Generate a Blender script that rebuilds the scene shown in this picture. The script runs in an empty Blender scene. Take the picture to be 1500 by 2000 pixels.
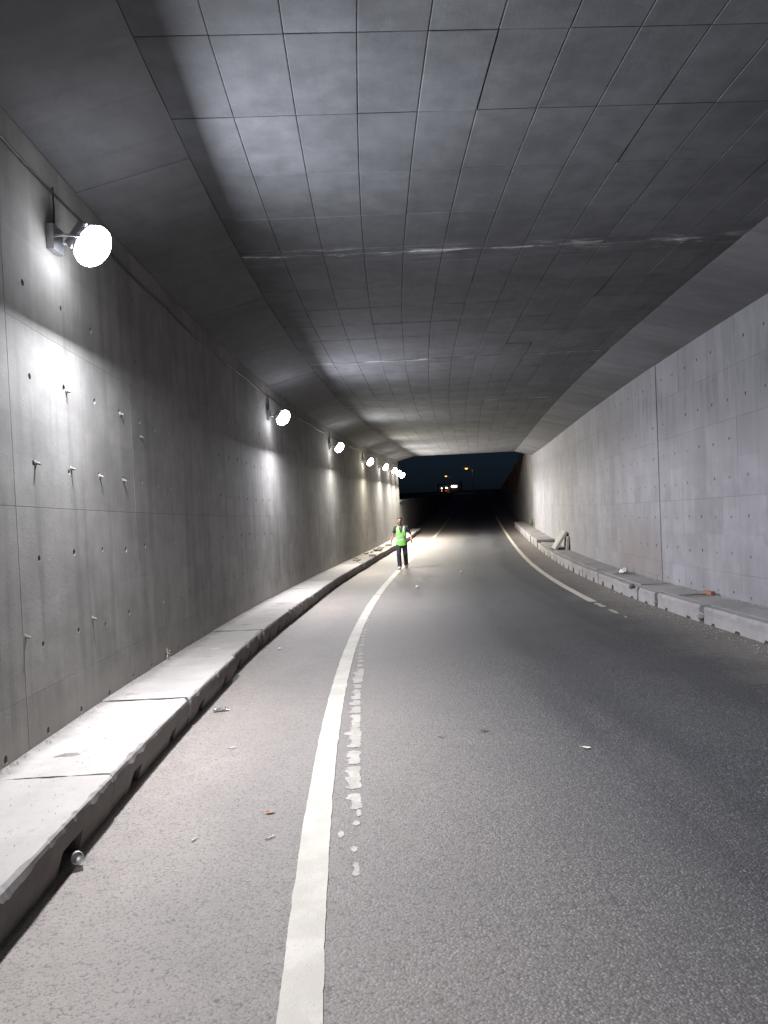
import bpy, bmesh, math, random
from mathutils import Vector, Matrix, noise

random.seed(11)
scene = bpy.context.scene
col = scene.collection

# ------------------------------------------------------------------ camera
PITCH = math.atan(-35.62 / 1496.0)
ROLL = math.radians(2.4907)
cam_d = bpy.data.cameras.new('camera')
cam_d.sensor_fit = 'HORIZONTAL'
cam_d.sensor_width = 36.0
cam_d.lens = 36.0 * 1496.0 / 1500.0
cam_d.clip_start = 0.05
cam_d.clip_end = 3000
cam = bpy.data.objects.new('camera', cam_d)
col.objects.link(cam)
_f = Vector((0, math.cos(PITCH), math.sin(PITCH)))
_u = Vector((0, -math.sin(PITCH), math.cos(PITCH)))
_r = Vector((1, 0, 0))
_c, _s = math.cos(ROLL), math.sin(ROLL)
_r2 = _r * _c - _u * _s
_u2 = _r * _s + _u * _c
M = Matrix((( _r2.x, _u2.x, -_f.x, 0), (_r2.y, _u2.y, -_f.y, 0), (_r2.z, _u2.z, -_f.z, 1.7), (0, 0, 0, 1)))
cam.matrix_world = M
scene.camera = cam

# ------------------------------------------------------------------ night sky
world = bpy.data.worlds.new('World')
scene.world = world
world.use_nodes = True
wn = world.node_tree
for n in list(wn.nodes):
    wn.nodes.remove(n)
sky = wn.nodes.new('ShaderNodeTexSky')
sky.sky_type = 'NISHITA'
sky.sun_disc = False
sky.sun_elevation = math.radians(25)     # a high moon, far too weak to light the tunnel
sky.sun_rotation = math.radians(200)
bg = wn.nodes.new('ShaderNodeBackground')
bg.inputs['Strength'].default_value = 0.0030
wo = wn.nodes.new('ShaderNodeOutputWorld')
tint = wn.nodes.new('ShaderNodeMix')
tint.data_type = 'RGBA'
tint.blend_type = 'MULTIPLY'
tint.inputs[0].default_value = 1.0
tint.inputs[7].default_value = (.28, .48, 1.0, 1)
wn.links.new(sky.outputs[0], tint.inputs[6])
wn.links.new(tint.outputs[2], bg.inputs[0])
wn.links.new(bg.outputs[0], wo.inputs[0])

scene.view_settings.view_transform = 'Standard'
scene.view_settings.look = 'None'
scene.view_settings.gamma = 1
scene.view_settings.exposure = 0.0
scene.cycles.max_bounces = 5
scene.cycles.diffuse_bounces = 3
scene.cycles.glossy_bounces = 2
scene.cycles.transmission_bounces = 1
scene.cycles.caustics_reflective = False
scene.cycles.caustics_refractive = False

LAMP_W = 710.0          # power of one floodlight

# ------------------------------------------------------------------ the road's path
LW, RW = -2.215, 5.977          # wall faces, measured from the path
LK, RK = -1.428, 5.171          # kerb faces
LLINE, RLINE = -0.163, 4.293    # painted edge lines
HP, HB, HC = 0.26, 4.78, 5.05   # pavement, wall top, ceiling
IL, IR = -1.198, 4.918          # ceiling edges
S_EXIT = 47.5
DS = 0.1
S_MIN, S_MAX = -16.0, 420.0


def heading(s):
    t = min(s, 36.0)
    return math.radians(-5.39281) + 0.01195 * t - 0.00033 * t * t / 2


def grade(s):
    if s < 46:
        return -0.04766 * s + 0.00051 * s * s
    z0 = -0.04766 * 46 + 0.00051 * 46 * 46
    t = min(1.0, max(0.0, (s - 52) / 110.0))
    return z0 + 2.1 * t * t * (3 - 2 * t)


_PX, _PY = {0: 0.0}, {0: 0.0}
_x = _y = 0.0
for i in range(0, int(S_MAX / DS)):
    h = heading((i + .5) * DS)
    _x += math.sin(h) * DS
    _y += math.cos(h) * DS
    _PX[i + 1], _PY[i + 1] = _x, _y
_x = _y = 0.0
for i in range(0, int(S_MIN / DS), -1):
    h = heading((i - .5) * DS)
    _x -= math.sin(h) * DS
    _y -= math.cos(h) * DS
    _PX[i - 1], _PY[i - 1] = _x, _y


def P(s, off=0.0, z=0.0):
    q = s / DS
    i = int(math.floor(q))
    i = max(int(S_MIN / DS), min(int(S_MAX / DS) - 1, i))
    f = q - i
    h = heading(s)
    x = _PX[i] * (1 - f) + _PX[i + 1] * f
    y = _PY[i] * (1 - f) + _PY[i + 1] * f
    return Vector((x + off * math.cos(h), y - off * math.sin(h), grade(s) + z))


def nz(*a):
    return noise.noise(Vector(a))


# ------------------------------------------------------------------ materials
def new_mat(name):
    m = bpy.data.materials.new(name)
    m.use_nodes = True
    nt = m.node_tree
    b = nt.nodes['Principled BSDF']
    return m, nt, b


class NB:
    """small helper for node chains"""
    def __init__(self, nt):
        self.nt = nt

    def n(self, t, **kw):
        o = self.nt.nodes.new(t)
        for k, v in kw.items():
            setattr(o, k, v)
        return o

    def link(self, a, b):
        self.nt.links.new(a, b)

    def val(self, sock, v):
        if hasattr(v, 'is_output'):
            self.link(v, sock)
        else:
            sock.default_value = v

    def math(self, op, a, b=0.0, c=None, clamp=False):
        o = self.n('ShaderNodeMath', operation=op, use_clamp=clamp)
        self.val(o.inputs[0], a)
        self.val(o.inputs[1], b)
        if c is not None:
            self.val(o.inputs[2], c)
        return o.outputs[0]

    def ss(self, x, lo, hi):
        o = self.n('ShaderNodeMapRange', interpolation_type='SMOOTHSTEP')
        self.val(o.inputs[0], x)
        o.inputs[1].default_value = lo
        o.inputs[2].default_value = hi
        return o.outputs[0]

    def mix(self, f, a, b, blend='MIX'):
        o = self.n('ShaderNodeMix', data_type='RGBA', blend_type=blend)
        self.val(o.inputs[0], f)
        for s, v in ((o.inputs[6], a), (o.inputs[7], b)):
            if isinstance(v, tuple):
                v = v if len(v) == 4 else (*v, 1)
            self.val(s, v)
        return o.outputs[2]

    def noise(self, vec, scale, detail=4, rough=.55, dist=0.0):
        o = self.n('ShaderNodeTexNoise')
        self.link(vec, o.inputs['Vector'])
        o.inputs['Scale'].default_value = scale
        o.inputs['Detail'].default_value = detail
        o.inputs['Roughness'].default_value = rough
        o.inputs['Distortion'].default_value = dist
        return o.outputs[0]

    def vor(self, vec, scale, feature='F1', out='Distance'):
        o = self.n('ShaderNodeTexVoronoi', feature=feature)
        self.link(vec, o.inputs['Vector'])
        o.inputs['Scale'].default_value = scale
        return o.outputs[out]

    def scalev(self, vec, v):
        o = self.n('ShaderNodeMapping')
        self.link(vec, o.inputs[0])
        o.inputs['Scale'].default_value = v
        return o.outputs[0]

    def bump(self, h, strength, dist, prev=None):
        o = self.n('ShaderNodeBump')
        self.link(h, o.inputs['Height'])
        o.inputs['Strength'].default_value = strength
        o.inputs['Distance'].default_value = dist
        if prev is not None:
            self.link(prev, o.inputs['Normal'])
        return o.outputs[0]

    def rand(self):
        a = self.n('ShaderNodeObjectInfo').outputs['Random']
        b = self.n('ShaderNodeNewGeometry').outputs['Random Per Island']
        return self.math('FRACT', self.math('ADD', a, b))


def concrete(name, light, dark, stain=None, streak=0.35, rough=.88, vary=.14, pits=True, coord='UV', extra=None, mottle=1.0):
    m, nt, b = new_mat(name)
    k = NB(nt)
    tc = k.n('ShaderNodeTexCoord')
    uv = tc.outputs[coord]
    big = k.noise(uv, .55 * mottle, 2, .6)
    mid = k.noise(uv, 2.6 * mottle, 4, .65)
    fine = k.noise(uv, 45, 3, .7)
    st = k.noise(k.scalev(uv, (5.5, .32, 1)), 1.0, 4, .62)
    f = k.math('ADD', k.math('MULTIPLY', big, .55), k.math('MULTIPLY', mid, .45))
    c = k.mix(k.ss(f, .34, .66), dark, light)
    c = k.mix(k.math('MULTIPLY', k.ss(st, .5, .68), streak), c, tuple(x * .55 for x in dark))
    c = k.mix(k.math('MULTIPLY', k.ss(st, .47, .33), streak * .7), c, tuple(min(.8, x * 1.25) for x in light))
    c = k.mix(k.math('MULTIPLY', fine, .35), c, tuple(x * .6 for x in dark))
    # dark blotches
    bl = k.ss(k.noise(uv, 1.1, 5, .7), .60, .74)
    c = k.mix(k.math('MULTIPLY', bl, .35), c, tuple(x * .5 for x in dark))
    r = k.rand()
    vv = k.math('MULTIPLY_ADD', r, vary, 1 - vary * .6)
    hsv = k.n('ShaderNodeHueSaturation')
    k.link(c, hsv.inputs['Color'])
    k.link(vv, hsv.inputs['Value'])
    c = hsv.outputs[0]
    if extra:
        c = extra(k, uv, c)
    k.link(c, b.inputs['Base Color'])
    b.inputs['Roughness'].default_value = rough
    b.inputs['Specular IOR Level'].default_value = .3
    h = k.math('ADD', k.math('MULTIPLY', mid, .6), k.math('MULTIPLY', fine, .4))
    bn = k.bump(h, .35, .012)
    if pits == 2:
        pv = k.ss(k.vor(uv, 26), .16, .05)
        pm = k.ss(mid, .52, .60)
        bn = k.bump(k.math('MULTIPLY', k.math('MULTIPLY', pv, pm), -1.0), .8, .006, bn)
    k.link(bn, b.inputs['Normal'])
    return m


def plain(name, rgb, rough=.6, metal=0.0, spec=.5, emit=None, var=.0, scale=30):
    m, nt, b = new_mat(name)
    k = NB(nt)
    tc = k.n('ShaderNodeTexCoord')
    f = k.noise(tc.outputs['Object'], scale, 4)
    v = max(var, .12)
    c = k.mix(f, tuple(x * (1 - v) for x in rgb), tuple(min(1, x * (1 + v)) for x in rgb))
    k.link(c, b.inputs['Base Color'])
    b.inputs['Roughness'].default_value = rough
    b.inputs['Metallic'].default_value = metal
    b.inputs['Specular IOR Level'].default_value = spec
    if emit:
        b.inputs['Emission Color'].default_value = (*emit[0], 1)
        b.inputs['Emission Strength'].default_value = emit[1]
    return m


def sep(k, uv):
    o = k.n('ShaderNodeSeparateXYZ')
    k.link(uv, o.inputs[0])
    return o.outputs[0], o.outputs[1]


def band(k, x, a, b, c, d):
    return k.math('MULTIPLY', k.ss(x, a, b), k.ss(x, d, c))


def left_extra(k, uv, c):
    u, v = sep(k, uv)
    # pale lime runs low on the wall and a dusty foot
    n1 = k.noise(uv, 1.7, 5, .65)
    foot = k.math('MULTIPLY', k.ss(k.math('ADD', v, k.math('MULTIPLY', n1, -.5)), .35, .0), .5)
    return k.mix(foot, c, (.30, .27, .235))


def right_extra(k, uv, c):
    u, v = sep(k, uv)
    n1 = k.noise(uv, 1.3, 6, .7)
    n2 = k.noise(k.scalev(uv, (4, .5, 1)), 1.0, 6, .68)
    # brown damp rising from the foot of one bay
    m1 = k.math('MULTIPLY', band(k, u, 16.42, 16.5, 19.2, 22.5),
                k.ss(k.math('ADD', v, k.math('MULTIPLY', k.math('ADD', n1, n2), -1.6)), .3, -.9))
    c = k.mix(k.math('MULTIPLY', m1, .5), c, (.17, .14, .12))
    # black mould along the upper pour line
    m2 = k.math('MULTIPLY', band(k, v, 3.55, 3.98, 4.0, 4.35), k.ss(k.math('MULTIPLY', n1, n2), .24, .36))
    c = k.mix(k.math('MULTIPLY', m2, .8), c, (.055, .052, .055))
    m3 = k.math('MULTIPLY', k.ss(k.math('ADD', v, k.math('MULTIPLY', n1, 2.0)), 3.2, 5.0), k.math('MULTIPLY_ADD', k.ss(n2, .42, .62), .2, .7))  # wall top darkened: light falloff painted into the colour, along with blotchy mould
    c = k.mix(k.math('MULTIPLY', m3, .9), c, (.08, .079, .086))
    return c


def ceil_extra(k, uv, c):
    u, v = sep(k, uv)          # u = offset, v = s
    n1 = k.noise(k.scalev(uv, (1.2, 6, 1)), 1.0, 6, .7, .6)
    for s0, w in ((9.45, .30), (15.85, .16), (22.2, .16)):
        lo = band(k, v, s0 - w, s0 - w * .1, s0 + w * .1, s0 + w)
        m1 = k.math('MULTIPLY', lo, k.ss(n1, .50, .66))
        c = k.mix(k.math('MULTIPLY', m1, .6), c, (.42, .41, .40))
        m2 = k.math('MULTIPLY', lo, k.ss(n1, .46, .34))
        c = k.mix(k.math('MULTIPLY', m2, .7), c, (.05, .045, .045))
    return c


def pave_extra(k, uv, c):
    u, v = sep(k, uv)              # u = distance from the wall, v = s
    n1 = k.noise(uv, 2.2, 5, .7)
    n2 = k.noise(uv, 9, 4, .7)
    d = k.math('MULTIPLY', k.ss(k.math('ADD', u, k.math('MULTIPLY', n1, -.35)), .02, -.16), .6)
    c = k.mix(d, c, (.15, .138, .122))
    c = k.mix(k.math('MULTIPLY', k.ss(k.math('MULTIPLY', n1, n2), .31, .40), .45), c, (.20, .187, .17))
    sp = k.math('MULTIPLY', k.ss(k.vor(uv, 9), .10, .05), k.ss(n2, .5, .6))
    return k.mix(k.math('MULTIPLY', sp, .8), c, (.05, .045, .04))


M_LWALL = concrete('wall_concrete', (.27, .258, .236), (.172, .163, .148), streak=.36, extra=left_extra, pits=2)
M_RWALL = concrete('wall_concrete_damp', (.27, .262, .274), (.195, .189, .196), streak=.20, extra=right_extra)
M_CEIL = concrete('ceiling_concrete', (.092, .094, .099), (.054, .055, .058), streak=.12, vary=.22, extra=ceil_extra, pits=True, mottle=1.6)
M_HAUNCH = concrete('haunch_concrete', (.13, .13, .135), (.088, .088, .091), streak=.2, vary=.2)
M_CORE = concrete('core_concrete', (.10, .095, .09), (.06, .058, .055), streak=.1)
M_PAVE = concrete('paving_concrete', (.44, .406, .362), (.35, .322, .287), streak=.05, rough=.9, vary=.1, mottle=1.3, extra=pave_extra)
M_KERBFACE = concrete('kerb_face_shaded', (.235, .214, .20), (.15, .138, .13), streak=.3, rough=.9, vary=.15)  # bare concrete under the dusty top, with the face's shade put into its colour
M_PAVER = concrete('dusty_paving_concrete', (.29, .277, .268), (.21, .20, .194), streak=.08, rough=.9, vary=.14, mottle=1.3)
M_RUBBLE = concrete('rubble_concrete', (.42, .40, .37), (.28, .265, .245), coord='Object', streak=.1, mottle=4)
M_RAMP = concrete('ramp_concrete', (.20, .19, .185), (.12, .115, .11), streak=.3)
M_BROWN = concrete('brown_plaster', (.30, .19, .12), (.20, .12, .075), streak=.2)


def asphalt_mat():
    m, nt, b = new_mat('asphalt')
    k = NB(nt)
    uv = k.n('ShaderNodeTexCoord').outputs['UV']     # u = offset, v = s
    u, v = sep(k, uv)
    cells = k.n('ShaderNodeTexVoronoi')
    k.link(uv, cells.inputs['Vector'])
    cells.inputs['Scale'].default_value = 82
    cr = k.n('ShaderNodeSeparateColor')
    k.link(cells.outputs['Color'], cr.inputs[0])
    d1 = cells.outputs['Distance']
    stone = cr.outputs[0]
    fine = k.noise(uv, 260, 3, .7)
    big = k.noise(uv, .8, 5, .6)
    mid = k.noise(uv, 7, 5, .65)
    c = k.mix(k.ss(stone, .15, .95), (.008, .008, .009), (.058, .057, .059))
    lt = k.math('MULTIPLY', k.ss(stone, .86, .93), k.ss(d1, .5, .3))
    c = k.mix(k.math('MULTIPLY', lt, .8), c, (.17, .166, .162))
    c = k.mix(k.math('MULTIPLY', k.math('MULTIPLY', k.ss(d1, .38, .62), k.ss(cr.outputs[1], .35, .75)), .95), c, (.012, .012, .013))
    c = k.mix(k.math('MULTIPLY', fine, .3), c, (.06, .06, .062))
    c = k.mix(k.math('MULTIPLY', k.ss(big, .42, .62), .3), c, (.05, .049, .049))
    # dust that settles along both kerbs and fills the stone texture
    warp = k.math('ADD', u, k.math('MULTIPLY_ADD', mid, .7, k.math('MULTIPLY_ADD', big, 1.1, -.9)))
    dl = k.math('MAXIMUM', k.ss(warp, .6, -1.3), k.math('MULTIPLY', k.ss(warp, 2.6, -.9), .72))  # wide second term also paints the light fading across the road
    dr = k.math('MULTIPLY', k.ss(warp, 3.8, 5.3), .6)
    mid_d = k.math('MULTIPLY', band(k, u, .1, .6, .9, 1.7), .25)
    dust_falloff = k.math('MAXIMUM', k.math('MAXIMUM', dl, dr), mid_d)
    dust_falloff = k.math('MULTIPLY', dust_falloff, k.math('MULTIPLY_ADD', mid, .6, .62), clamp=True)
    pore = k.math('MULTIPLY', k.ss(d1, .45, .7), k.ss(stone, .6, .2))
    c = k.mix(k.math('MULTIPLY', k.math('MULTIPLY', dust_falloff, k.math('MULTIPLY_ADD', pore, -.55, 1.0)), .88, clamp=True), c, (.275, .236, .199))
    # polished wheel tracks
    tr = k.math('ADD', band(k, u, 1.6, 2.0, 2.3, 2.8), band(k, u, 3.1, 3.4, 3.6, 4.0))
    tr = k.math('MULTIPLY', tr, k.ss(k.noise(k.scalev(uv, (2.2, .25, 1)), 1, 4), .35, .6))
    c = k.mix(k.math('MULTIPLY', tr, .5), c, (.022, .022, .024))
    # tar drips and dark spots
    sp = k.math('MULTIPLY', k.ss(k.vor(uv, 3.3), .045, .02), k.ss(k.noise(uv, 1.4, 2), .5, .56))
    c = k.mix(k.math('MULTIPLY', sp, .7), c, (.03, .03, .032))
    k.link(c, b.inputs['Base Color'])
    rg = k.math('MULTIPLY_ADD', tr, -.12, .72)
    k.link(rg, b.inputs['Roughness'])
    b.inputs['Specular IOR Level'].default_value = .4
    amt = k.math('MULTIPLY_ADD', dust_falloff, -.55, 1.0)
    hgt = k.math('MULTIPLY', k.math('ADD', k.math('MULTIPLY', k.ss(d1, .8, .1), k.math('MULTIPLY_ADD', stone, .8, .4)), k.math('MULTIPLY', fine, .25)), amt)
    bn = k.bump(hgt, .7, .005)
    bn = k.bump(mid, .2, .01, bn)
    k.link(bn, b.inputs['Normal'])
    return m


def paint_mat(name, wear):
    m, nt, b = new_mat(name)
    k = NB(nt)
    uv = k.n('ShaderNodeTexCoord').outputs['UV']
    n1 = k.noise(uv, 60, 5, .7)
    n2 = k.noise(uv, 3.0, 5, .65)
    c = k.mix(k.ss(n2, .35, .7), (.32, .290, .238), (.41, .373, .308))
    sp = k.ss(k.vor(uv, 42), .16, .08)
    sp = k.math('MULTIPLY', sp, k.ss(k.noise(uv, 6, 3), .5, .62))
    c = k.mix(k.math('MULTIPLY', sp, .8), c, (.16, .155, .15))
    c = k.mix(k.math('MULTIPLY', k.ss(n1, .55, .72), wear), c, (.24, .235, .23))
    k.link(c, b.inputs['Base Color'])
    b.inputs['Roughness'].default_value = .7
    k.link(k.bump(k.math('ADD', n1, k.vor(uv, 95)), .45, .0025), b.inputs['Normal'])
    return m


def old_paint():
    m, nt, b = new_mat('worn_road_paint')
    k = NB(nt)
    uv = k.n('ShaderNodeTexCoord').outputs['UV']
    n1 = k.noise(uv, 26, 5, .7)
    v1 = k.vor(uv, 120)
    c = k.mix(k.ss(k.noise(uv, 5, 3), .35, .7), (.27, .248, .208), (.36, .33, .277))
    f = k.math('MAXIMUM', k.ss(n1, .52, .60), k.math('MULTIPLY', k.ss(v1, .45, .62), .8))
    c = k.mix(k.math('MULTIPLY', f, .5), c, (.12, .116, .11))
    k.link(c, b.inputs['Base Color'])
    b.inputs['Roughness'].default_value = .8
    k.link(k.bump(v1, -.4, .003), b.inputs['Normal'])
    return m


M_ROAD = asphalt_mat()
M_PAINT = paint_mat('road_paint', .5)
M_OLDPAINT = old_paint()

M_SOIL = concrete('soil', (.10, .085, .06), (.05, .045, .032), coord='Object', streak=0)
M_BLACK = plain('black_rubber', (.018, .018, .02), .6)
M_HOUSING = plain('grey_housing', (.22, .22, .23), .45, .6)
M_STEEL = plain('galvanised_steel', (.42, .42, .43), .4, .8)
M_RUST = plain('rusty_steel', (.12, .06, .035), .8, .3, var=.4)
M_CAN = plain('bare_tin', (.42, .40, .37), .5, .7, var=.35)
M_FOIL = plain('silver_wrapper', (.70, .71, .76), .22, .9, var=.3, scale=60)
M_BUTT = plain('paper_white', (.55, .53, .49), .8)
M_ORANGE = plain('cigarette_filter', (.38, .26, .16), .8)
M_LEAFDRY = plain('dry_leaf', (.24, .12, .07), .7, var=.35, scale=60)
M_LEAFDARK = plain('dark_leaf', (.06, .05, .04), .7, var=.35, scale=60)
M_PLANT = plain('plant_leaf', (.10, .17, .035), .6, var=.4, scale=12)
M_STEM = plain('plant_stem', (.16, .14, .06), .7)
M_STRAW = plain('dry_weed', (.50, .44, .34), .8, var=.2)
M_BRICK = plain('orange_brick', (.27, .13, .085), .85, var=.3)
M_BAG = plain('white_plastic', (.55, .56, .57), .5)
M_DARKSTONE = plain('dark_stone', (.09, .085, .08), .85, var=.4)
M_SKIN = plain('skin', (.34, .19, .125), .55, var=.08)
M_HAIR = plain('black_hair', (.016, .013, .012), .6)
M_VEST = plain('hi_vis_green', (.24, .70, .10), .8, var=.10)
M_STRIP = plain('reflective_tape', (.52, .55, .53), .35, .3)
M_TSHIRT = plain('dark_teal_shirt', (.028, .036, .042), .85)
M_TROUSER = plain('dark_denim', (.022, .024, .036), .85, var=.2)
M_SHOE = plain('pale_shoe', (.55, .51, .46), .6)
M_SOLE = plain('shoe_sole', (.20, .18, .16), .7)
M_EYE = plain('eye_white', (.7, .68, .65), .3)
M_LIP = plain('lip', (.30, .13, .10), .5)


def emis(name, rgb, s):
    return plain(name, tuple(min(.8, x) for x in rgb), .5, emit=(rgb, s))


# ------------------------------------------------------------------ mesh helpers
class MB:
    def __init__(self):
        self.v, self.f, self.uv = [], [], []

    def add(self, p, uv=(0, 0)):
        self.v.append(tuple(p))
        self.uv.append(uv)
        return len(self.v) - 1

    def face(self, *i):
        self.f.append(tuple(i))

    def quad(self, a, b, c, d, uvs=None):
        n = [self.add(p, (uvs[j] if uvs else (p[0], p[1]))) for j, p in enumerate((a, b, c, d))]
        self.f.append(tuple(n))

    def hexa(self, c8, uvs=None):
        """eight corners: bottom ring 0-3, top ring 4-7"""
        n = [self.add(p, (uvs[j] if uvs else (p[0] + .3 * p[2], p[1] + .3 * p[2]))) for j, p in enumerate(c8)]
        for q in ((3, 2, 1, 0), (4, 5, 6, 7), (0, 1, 5, 4), (1, 2, 6, 5), (2, 3, 7, 6), (3, 0, 4, 7)):
            self.f.append(tuple(n[i] for i in q))

    def box(self, x0, x1, y0, y1, z0, z1):
        self.hexa([Vector(p) for p in ((x0, y0, z0), (x1, y0, z0), (x1, y1, z0), (x0, y1, z0), (x0, y0, z1), (x1, y0, z1), (x1, y1, z1), (x0, y1, z1))])

    def tube(self, pts, rad, n=8, caps=True):
        pts = [Vector(p) for p in pts]
        if not isinstance(rad, (list, tuple)):
            rad = [rad] * len(pts)
        rings = []
        up = Vector((0.13, 0.21, 0.97))
        for i, p in enumerate(pts):
            d = (pts[min(i + 1, len(pts) - 1)] - pts[max(i - 1, 0)])
            if d.length < 1e-9:
                d = Vector((0, 0, 1))
            d.normalize()
            a = d.cross(up)
            if a.length < 1e-3:
                a = d.cross(Vector((1, 0, 0)))
            a.normalize()
            b = d.cross(a)
            rings.append([self.add(p + (a * math.cos(2 * math.pi * j / n) + b * math.sin(2 * math.pi * j / n)) * rad[i], (p.x + j * .01, p.z)) for j in range(n)])
        for i in range(len(rings) - 1):
            for j in range(n):
                self.f.append((rings[i][j], rings[i][(j + 1) % n], rings[i + 1][(j + 1) % n], rings[i + 1][j]))
        if caps:
            self.f.append(tuple(rings[0][::-1]))
            self.f.append(tuple(rings[-1]))

    def ell(self, c, r, nu=14, nv=9, fn=None):
        c = Vector(c)
        rows = []
        for i in range(nv + 1):
            t = math.pi * i / nv
            row = []
            for j in range(nu):
                a = 2 * math.pi * j / nu
                p = Vector((math.sin(t) * math.cos(a), math.sin(t) * math.sin(a), math.cos(t)))
                q = Vector((p.x * r[0], p.y * r[1], p.z * r[2]))
                if fn:
                    q = fn(p, q)
                row.append(self.add(c + q, (a, t)))
            rows.append(row)
        for i in range(nv):
            for j in range(nu):
                self.f.append((rows[i][j], rows[i + 1][j], rows[i + 1][(j + 1) % nu], rows[i][(j + 1) % nu]))

    def build(self, name, mat, parent=None, smooth=False, loc=None):
        me = bpy.data.meshes.new(name)
        me.from_pydata(self.v, [], self.f)
        ul = me.uv_layers.new(name='UVMap')
        idx = [0] * len(me.loops)
        me.loops.foreach_get('vertex_index', idx)
        flat = []
        for i in idx:
            flat += self.uv[i]
        ul.data.foreach_set('uv', flat)
        me.materials.append(mat)
        if smooth:
            me.polygons.foreach_set('use_smooth', [True] * len(me.polygons))
        me.validate()
        me.update()
        o = bpy.data.objects.new(name, me)
        col.objects.link(o)
        if parent is not None:
            o.parent = parent
        if loc is not None:
            o.location = loc
        return o


def fix_normals(o):
    bm = bmesh.new()
    bm.from_mesh(o.data)
    bmesh.ops.remove_doubles(bm, verts=bm.verts, dist=1e-5)
    bmesh.ops.recalc_face_normals(bm, faces=bm.faces)
    bm.to_mesh(o.data)
    bm.free()
    return o


def bevel(o, w, seg=2):
    bm = bmesh.new()
    bm.from_mesh(o.data)
    bmesh.ops.remove_doubles(bm, verts=bm.verts, dist=1e-5)
    bmesh.ops.recalc_face_normals(bm, faces=bm.faces)
    bmesh.ops.bevel(bm, geom=list(bm.edges), offset=w, segments=seg, affect='EDGES', profile=.5)
    bm.to_mesh(o.data)
    bm.free()
    return o


def tag(o, label=None, cat=None, group=None, kind=None):
    if label:
        o['label'] = label
    if cat:
        o['category'] = cat
    if group:
        o['group'] = group
    if kind:
        o['kind'] = kind
    return o


def empty(name, loc=(0, 0, 0), rot=None):
    o = bpy.data.objects.new(name, None)
    o.empty_display_size = .2
    o.location = loc
    if rot is not None:
        o.rotation_euler = rot
    col.objects.link(o)
    return o


def steps(a, b, d):
    n = max(1, int(math.ceil((b - a) / d - 1e-6)))
    return [a + (b - a) * i / n for i in range(n + 1)]


# ------------------------------------------------------------------ road
mb = MB()
cross = [LW - .1, LK - .28, -1.2, -.8, -.3, .2, .8, 1.4, 2.0, 2.6, 3.2, 3.8, 4.4, 4.9, RK + .14, RW + .1]
ss_ = steps(-12, 60, .5) + steps(60, 170, 2)[1:] + steps(170, 400, 10)[1:]
rows = []
for s in ss_:
    rows.append([mb.add(P(s, o, .004 * nz(s * .6, o * 1.1, 3) if s < 60 else 0), (o, s)) for o in cross])
for a, b in zip(rows, rows[1:]):
    for j in range(len(cross) - 1):
        mb.face(a[j], a[j + 1], b[j + 1], b[j])
road = tag(mb.build('road', M_ROAD, smooth=True), 'grey asphalt road curving gently through the underpass', kind='structure')


def line_sheet(name, off, s0, s1, w, mat, z=.006, seed=0, ds=.12, rag=.006):
    mb = MB()
    rows = []
    for s in steps(s0, s1, ds):
        base = .004 * nz(s * .6, off * 1.1, 3)
        e0 = off - w / 2 + rag * nz(s * 6, seed, 1.5) + rag * .6 * nz(s * 23, seed, 4)
        e1 = off + w / 2 + rag * nz(s * 6, seed, 9.5) + rag * .6 * nz(s * 23, seed, 7)
        rows.append([mb.add(P(s, e0, base + z), (e0, s)), mb.add(P(s, off, base + z), (off, s)), mb.add(P(s, e1, base + z), (e1, s))])
    for a, b in zip(rows, rows[1:]):
        mb.face(a[0], a[1], b[1], b[0])
        mb.face(a[1], a[2], b[2], b[1])
    return mb.build(name, mat, road)


line_sheet('edge_line', LLINE, -8, 18.2, .158, M_PAINT, seed=1, ds=.05)
line_sheet('edge_line', LLINE, 18.32, 75, .158, M_PAINT, seed=2, ds=.3)
line_sheet('edge_line', RLINE, 15.3, 75, .15, M_PAINT, seed=3, ds=.3, rag=.01)
# the last stretch of the far-side line is worn to fragments
for s0, s1, w in ((14.35, 15.05, .11), (13.35, 13.95, .08), (12.75, 13.0, .05)):
    line_sheet('worn_paint_patch', RLINE - .01, s0, s1, w, M_OLDPAINT, seed=s0, ds=.04, rag=.035)


def ragged_patch(s0, s1, o0, o1, seed):
    """flake of old paint with torn outline"""
    mb = MB()
    rows = []
    for s in steps(s0, s1, .02):
        t = (s - s0) / (s1 - s0)
        sh = min(1, 30 * t, 30 * (1 - t)) ** .5
        base = .004 * nz(s * .6, 0, 3) + .003
        a = (o0 + o1) / 2 - (o1 - o0) / 2 * max(.08, sh * (.62 + .9 * nz(s * 8, seed, 1) + .55 * nz(s * 27, seed, 5) + .4 * nz(s * 60, seed, 5)))
        b = (o0 + o1) / 2 + (o1 - o0) / 2 * max(.08, sh ** .25 * (.92 + .22 * nz(s * 11, seed, 7) + .3 * nz(s * 45, seed, 9)))
        rows.append([mb.add(P(s, a, base), (a, s)), mb.add(P(s, b, base), (b, s))])
    for a, b in zip(rows, rows[1:]):
        mb.face(a[0], a[1], b[1], b[0])
    return mb.build('worn_paint_patch', M_OLDPAINT, road)


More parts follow.
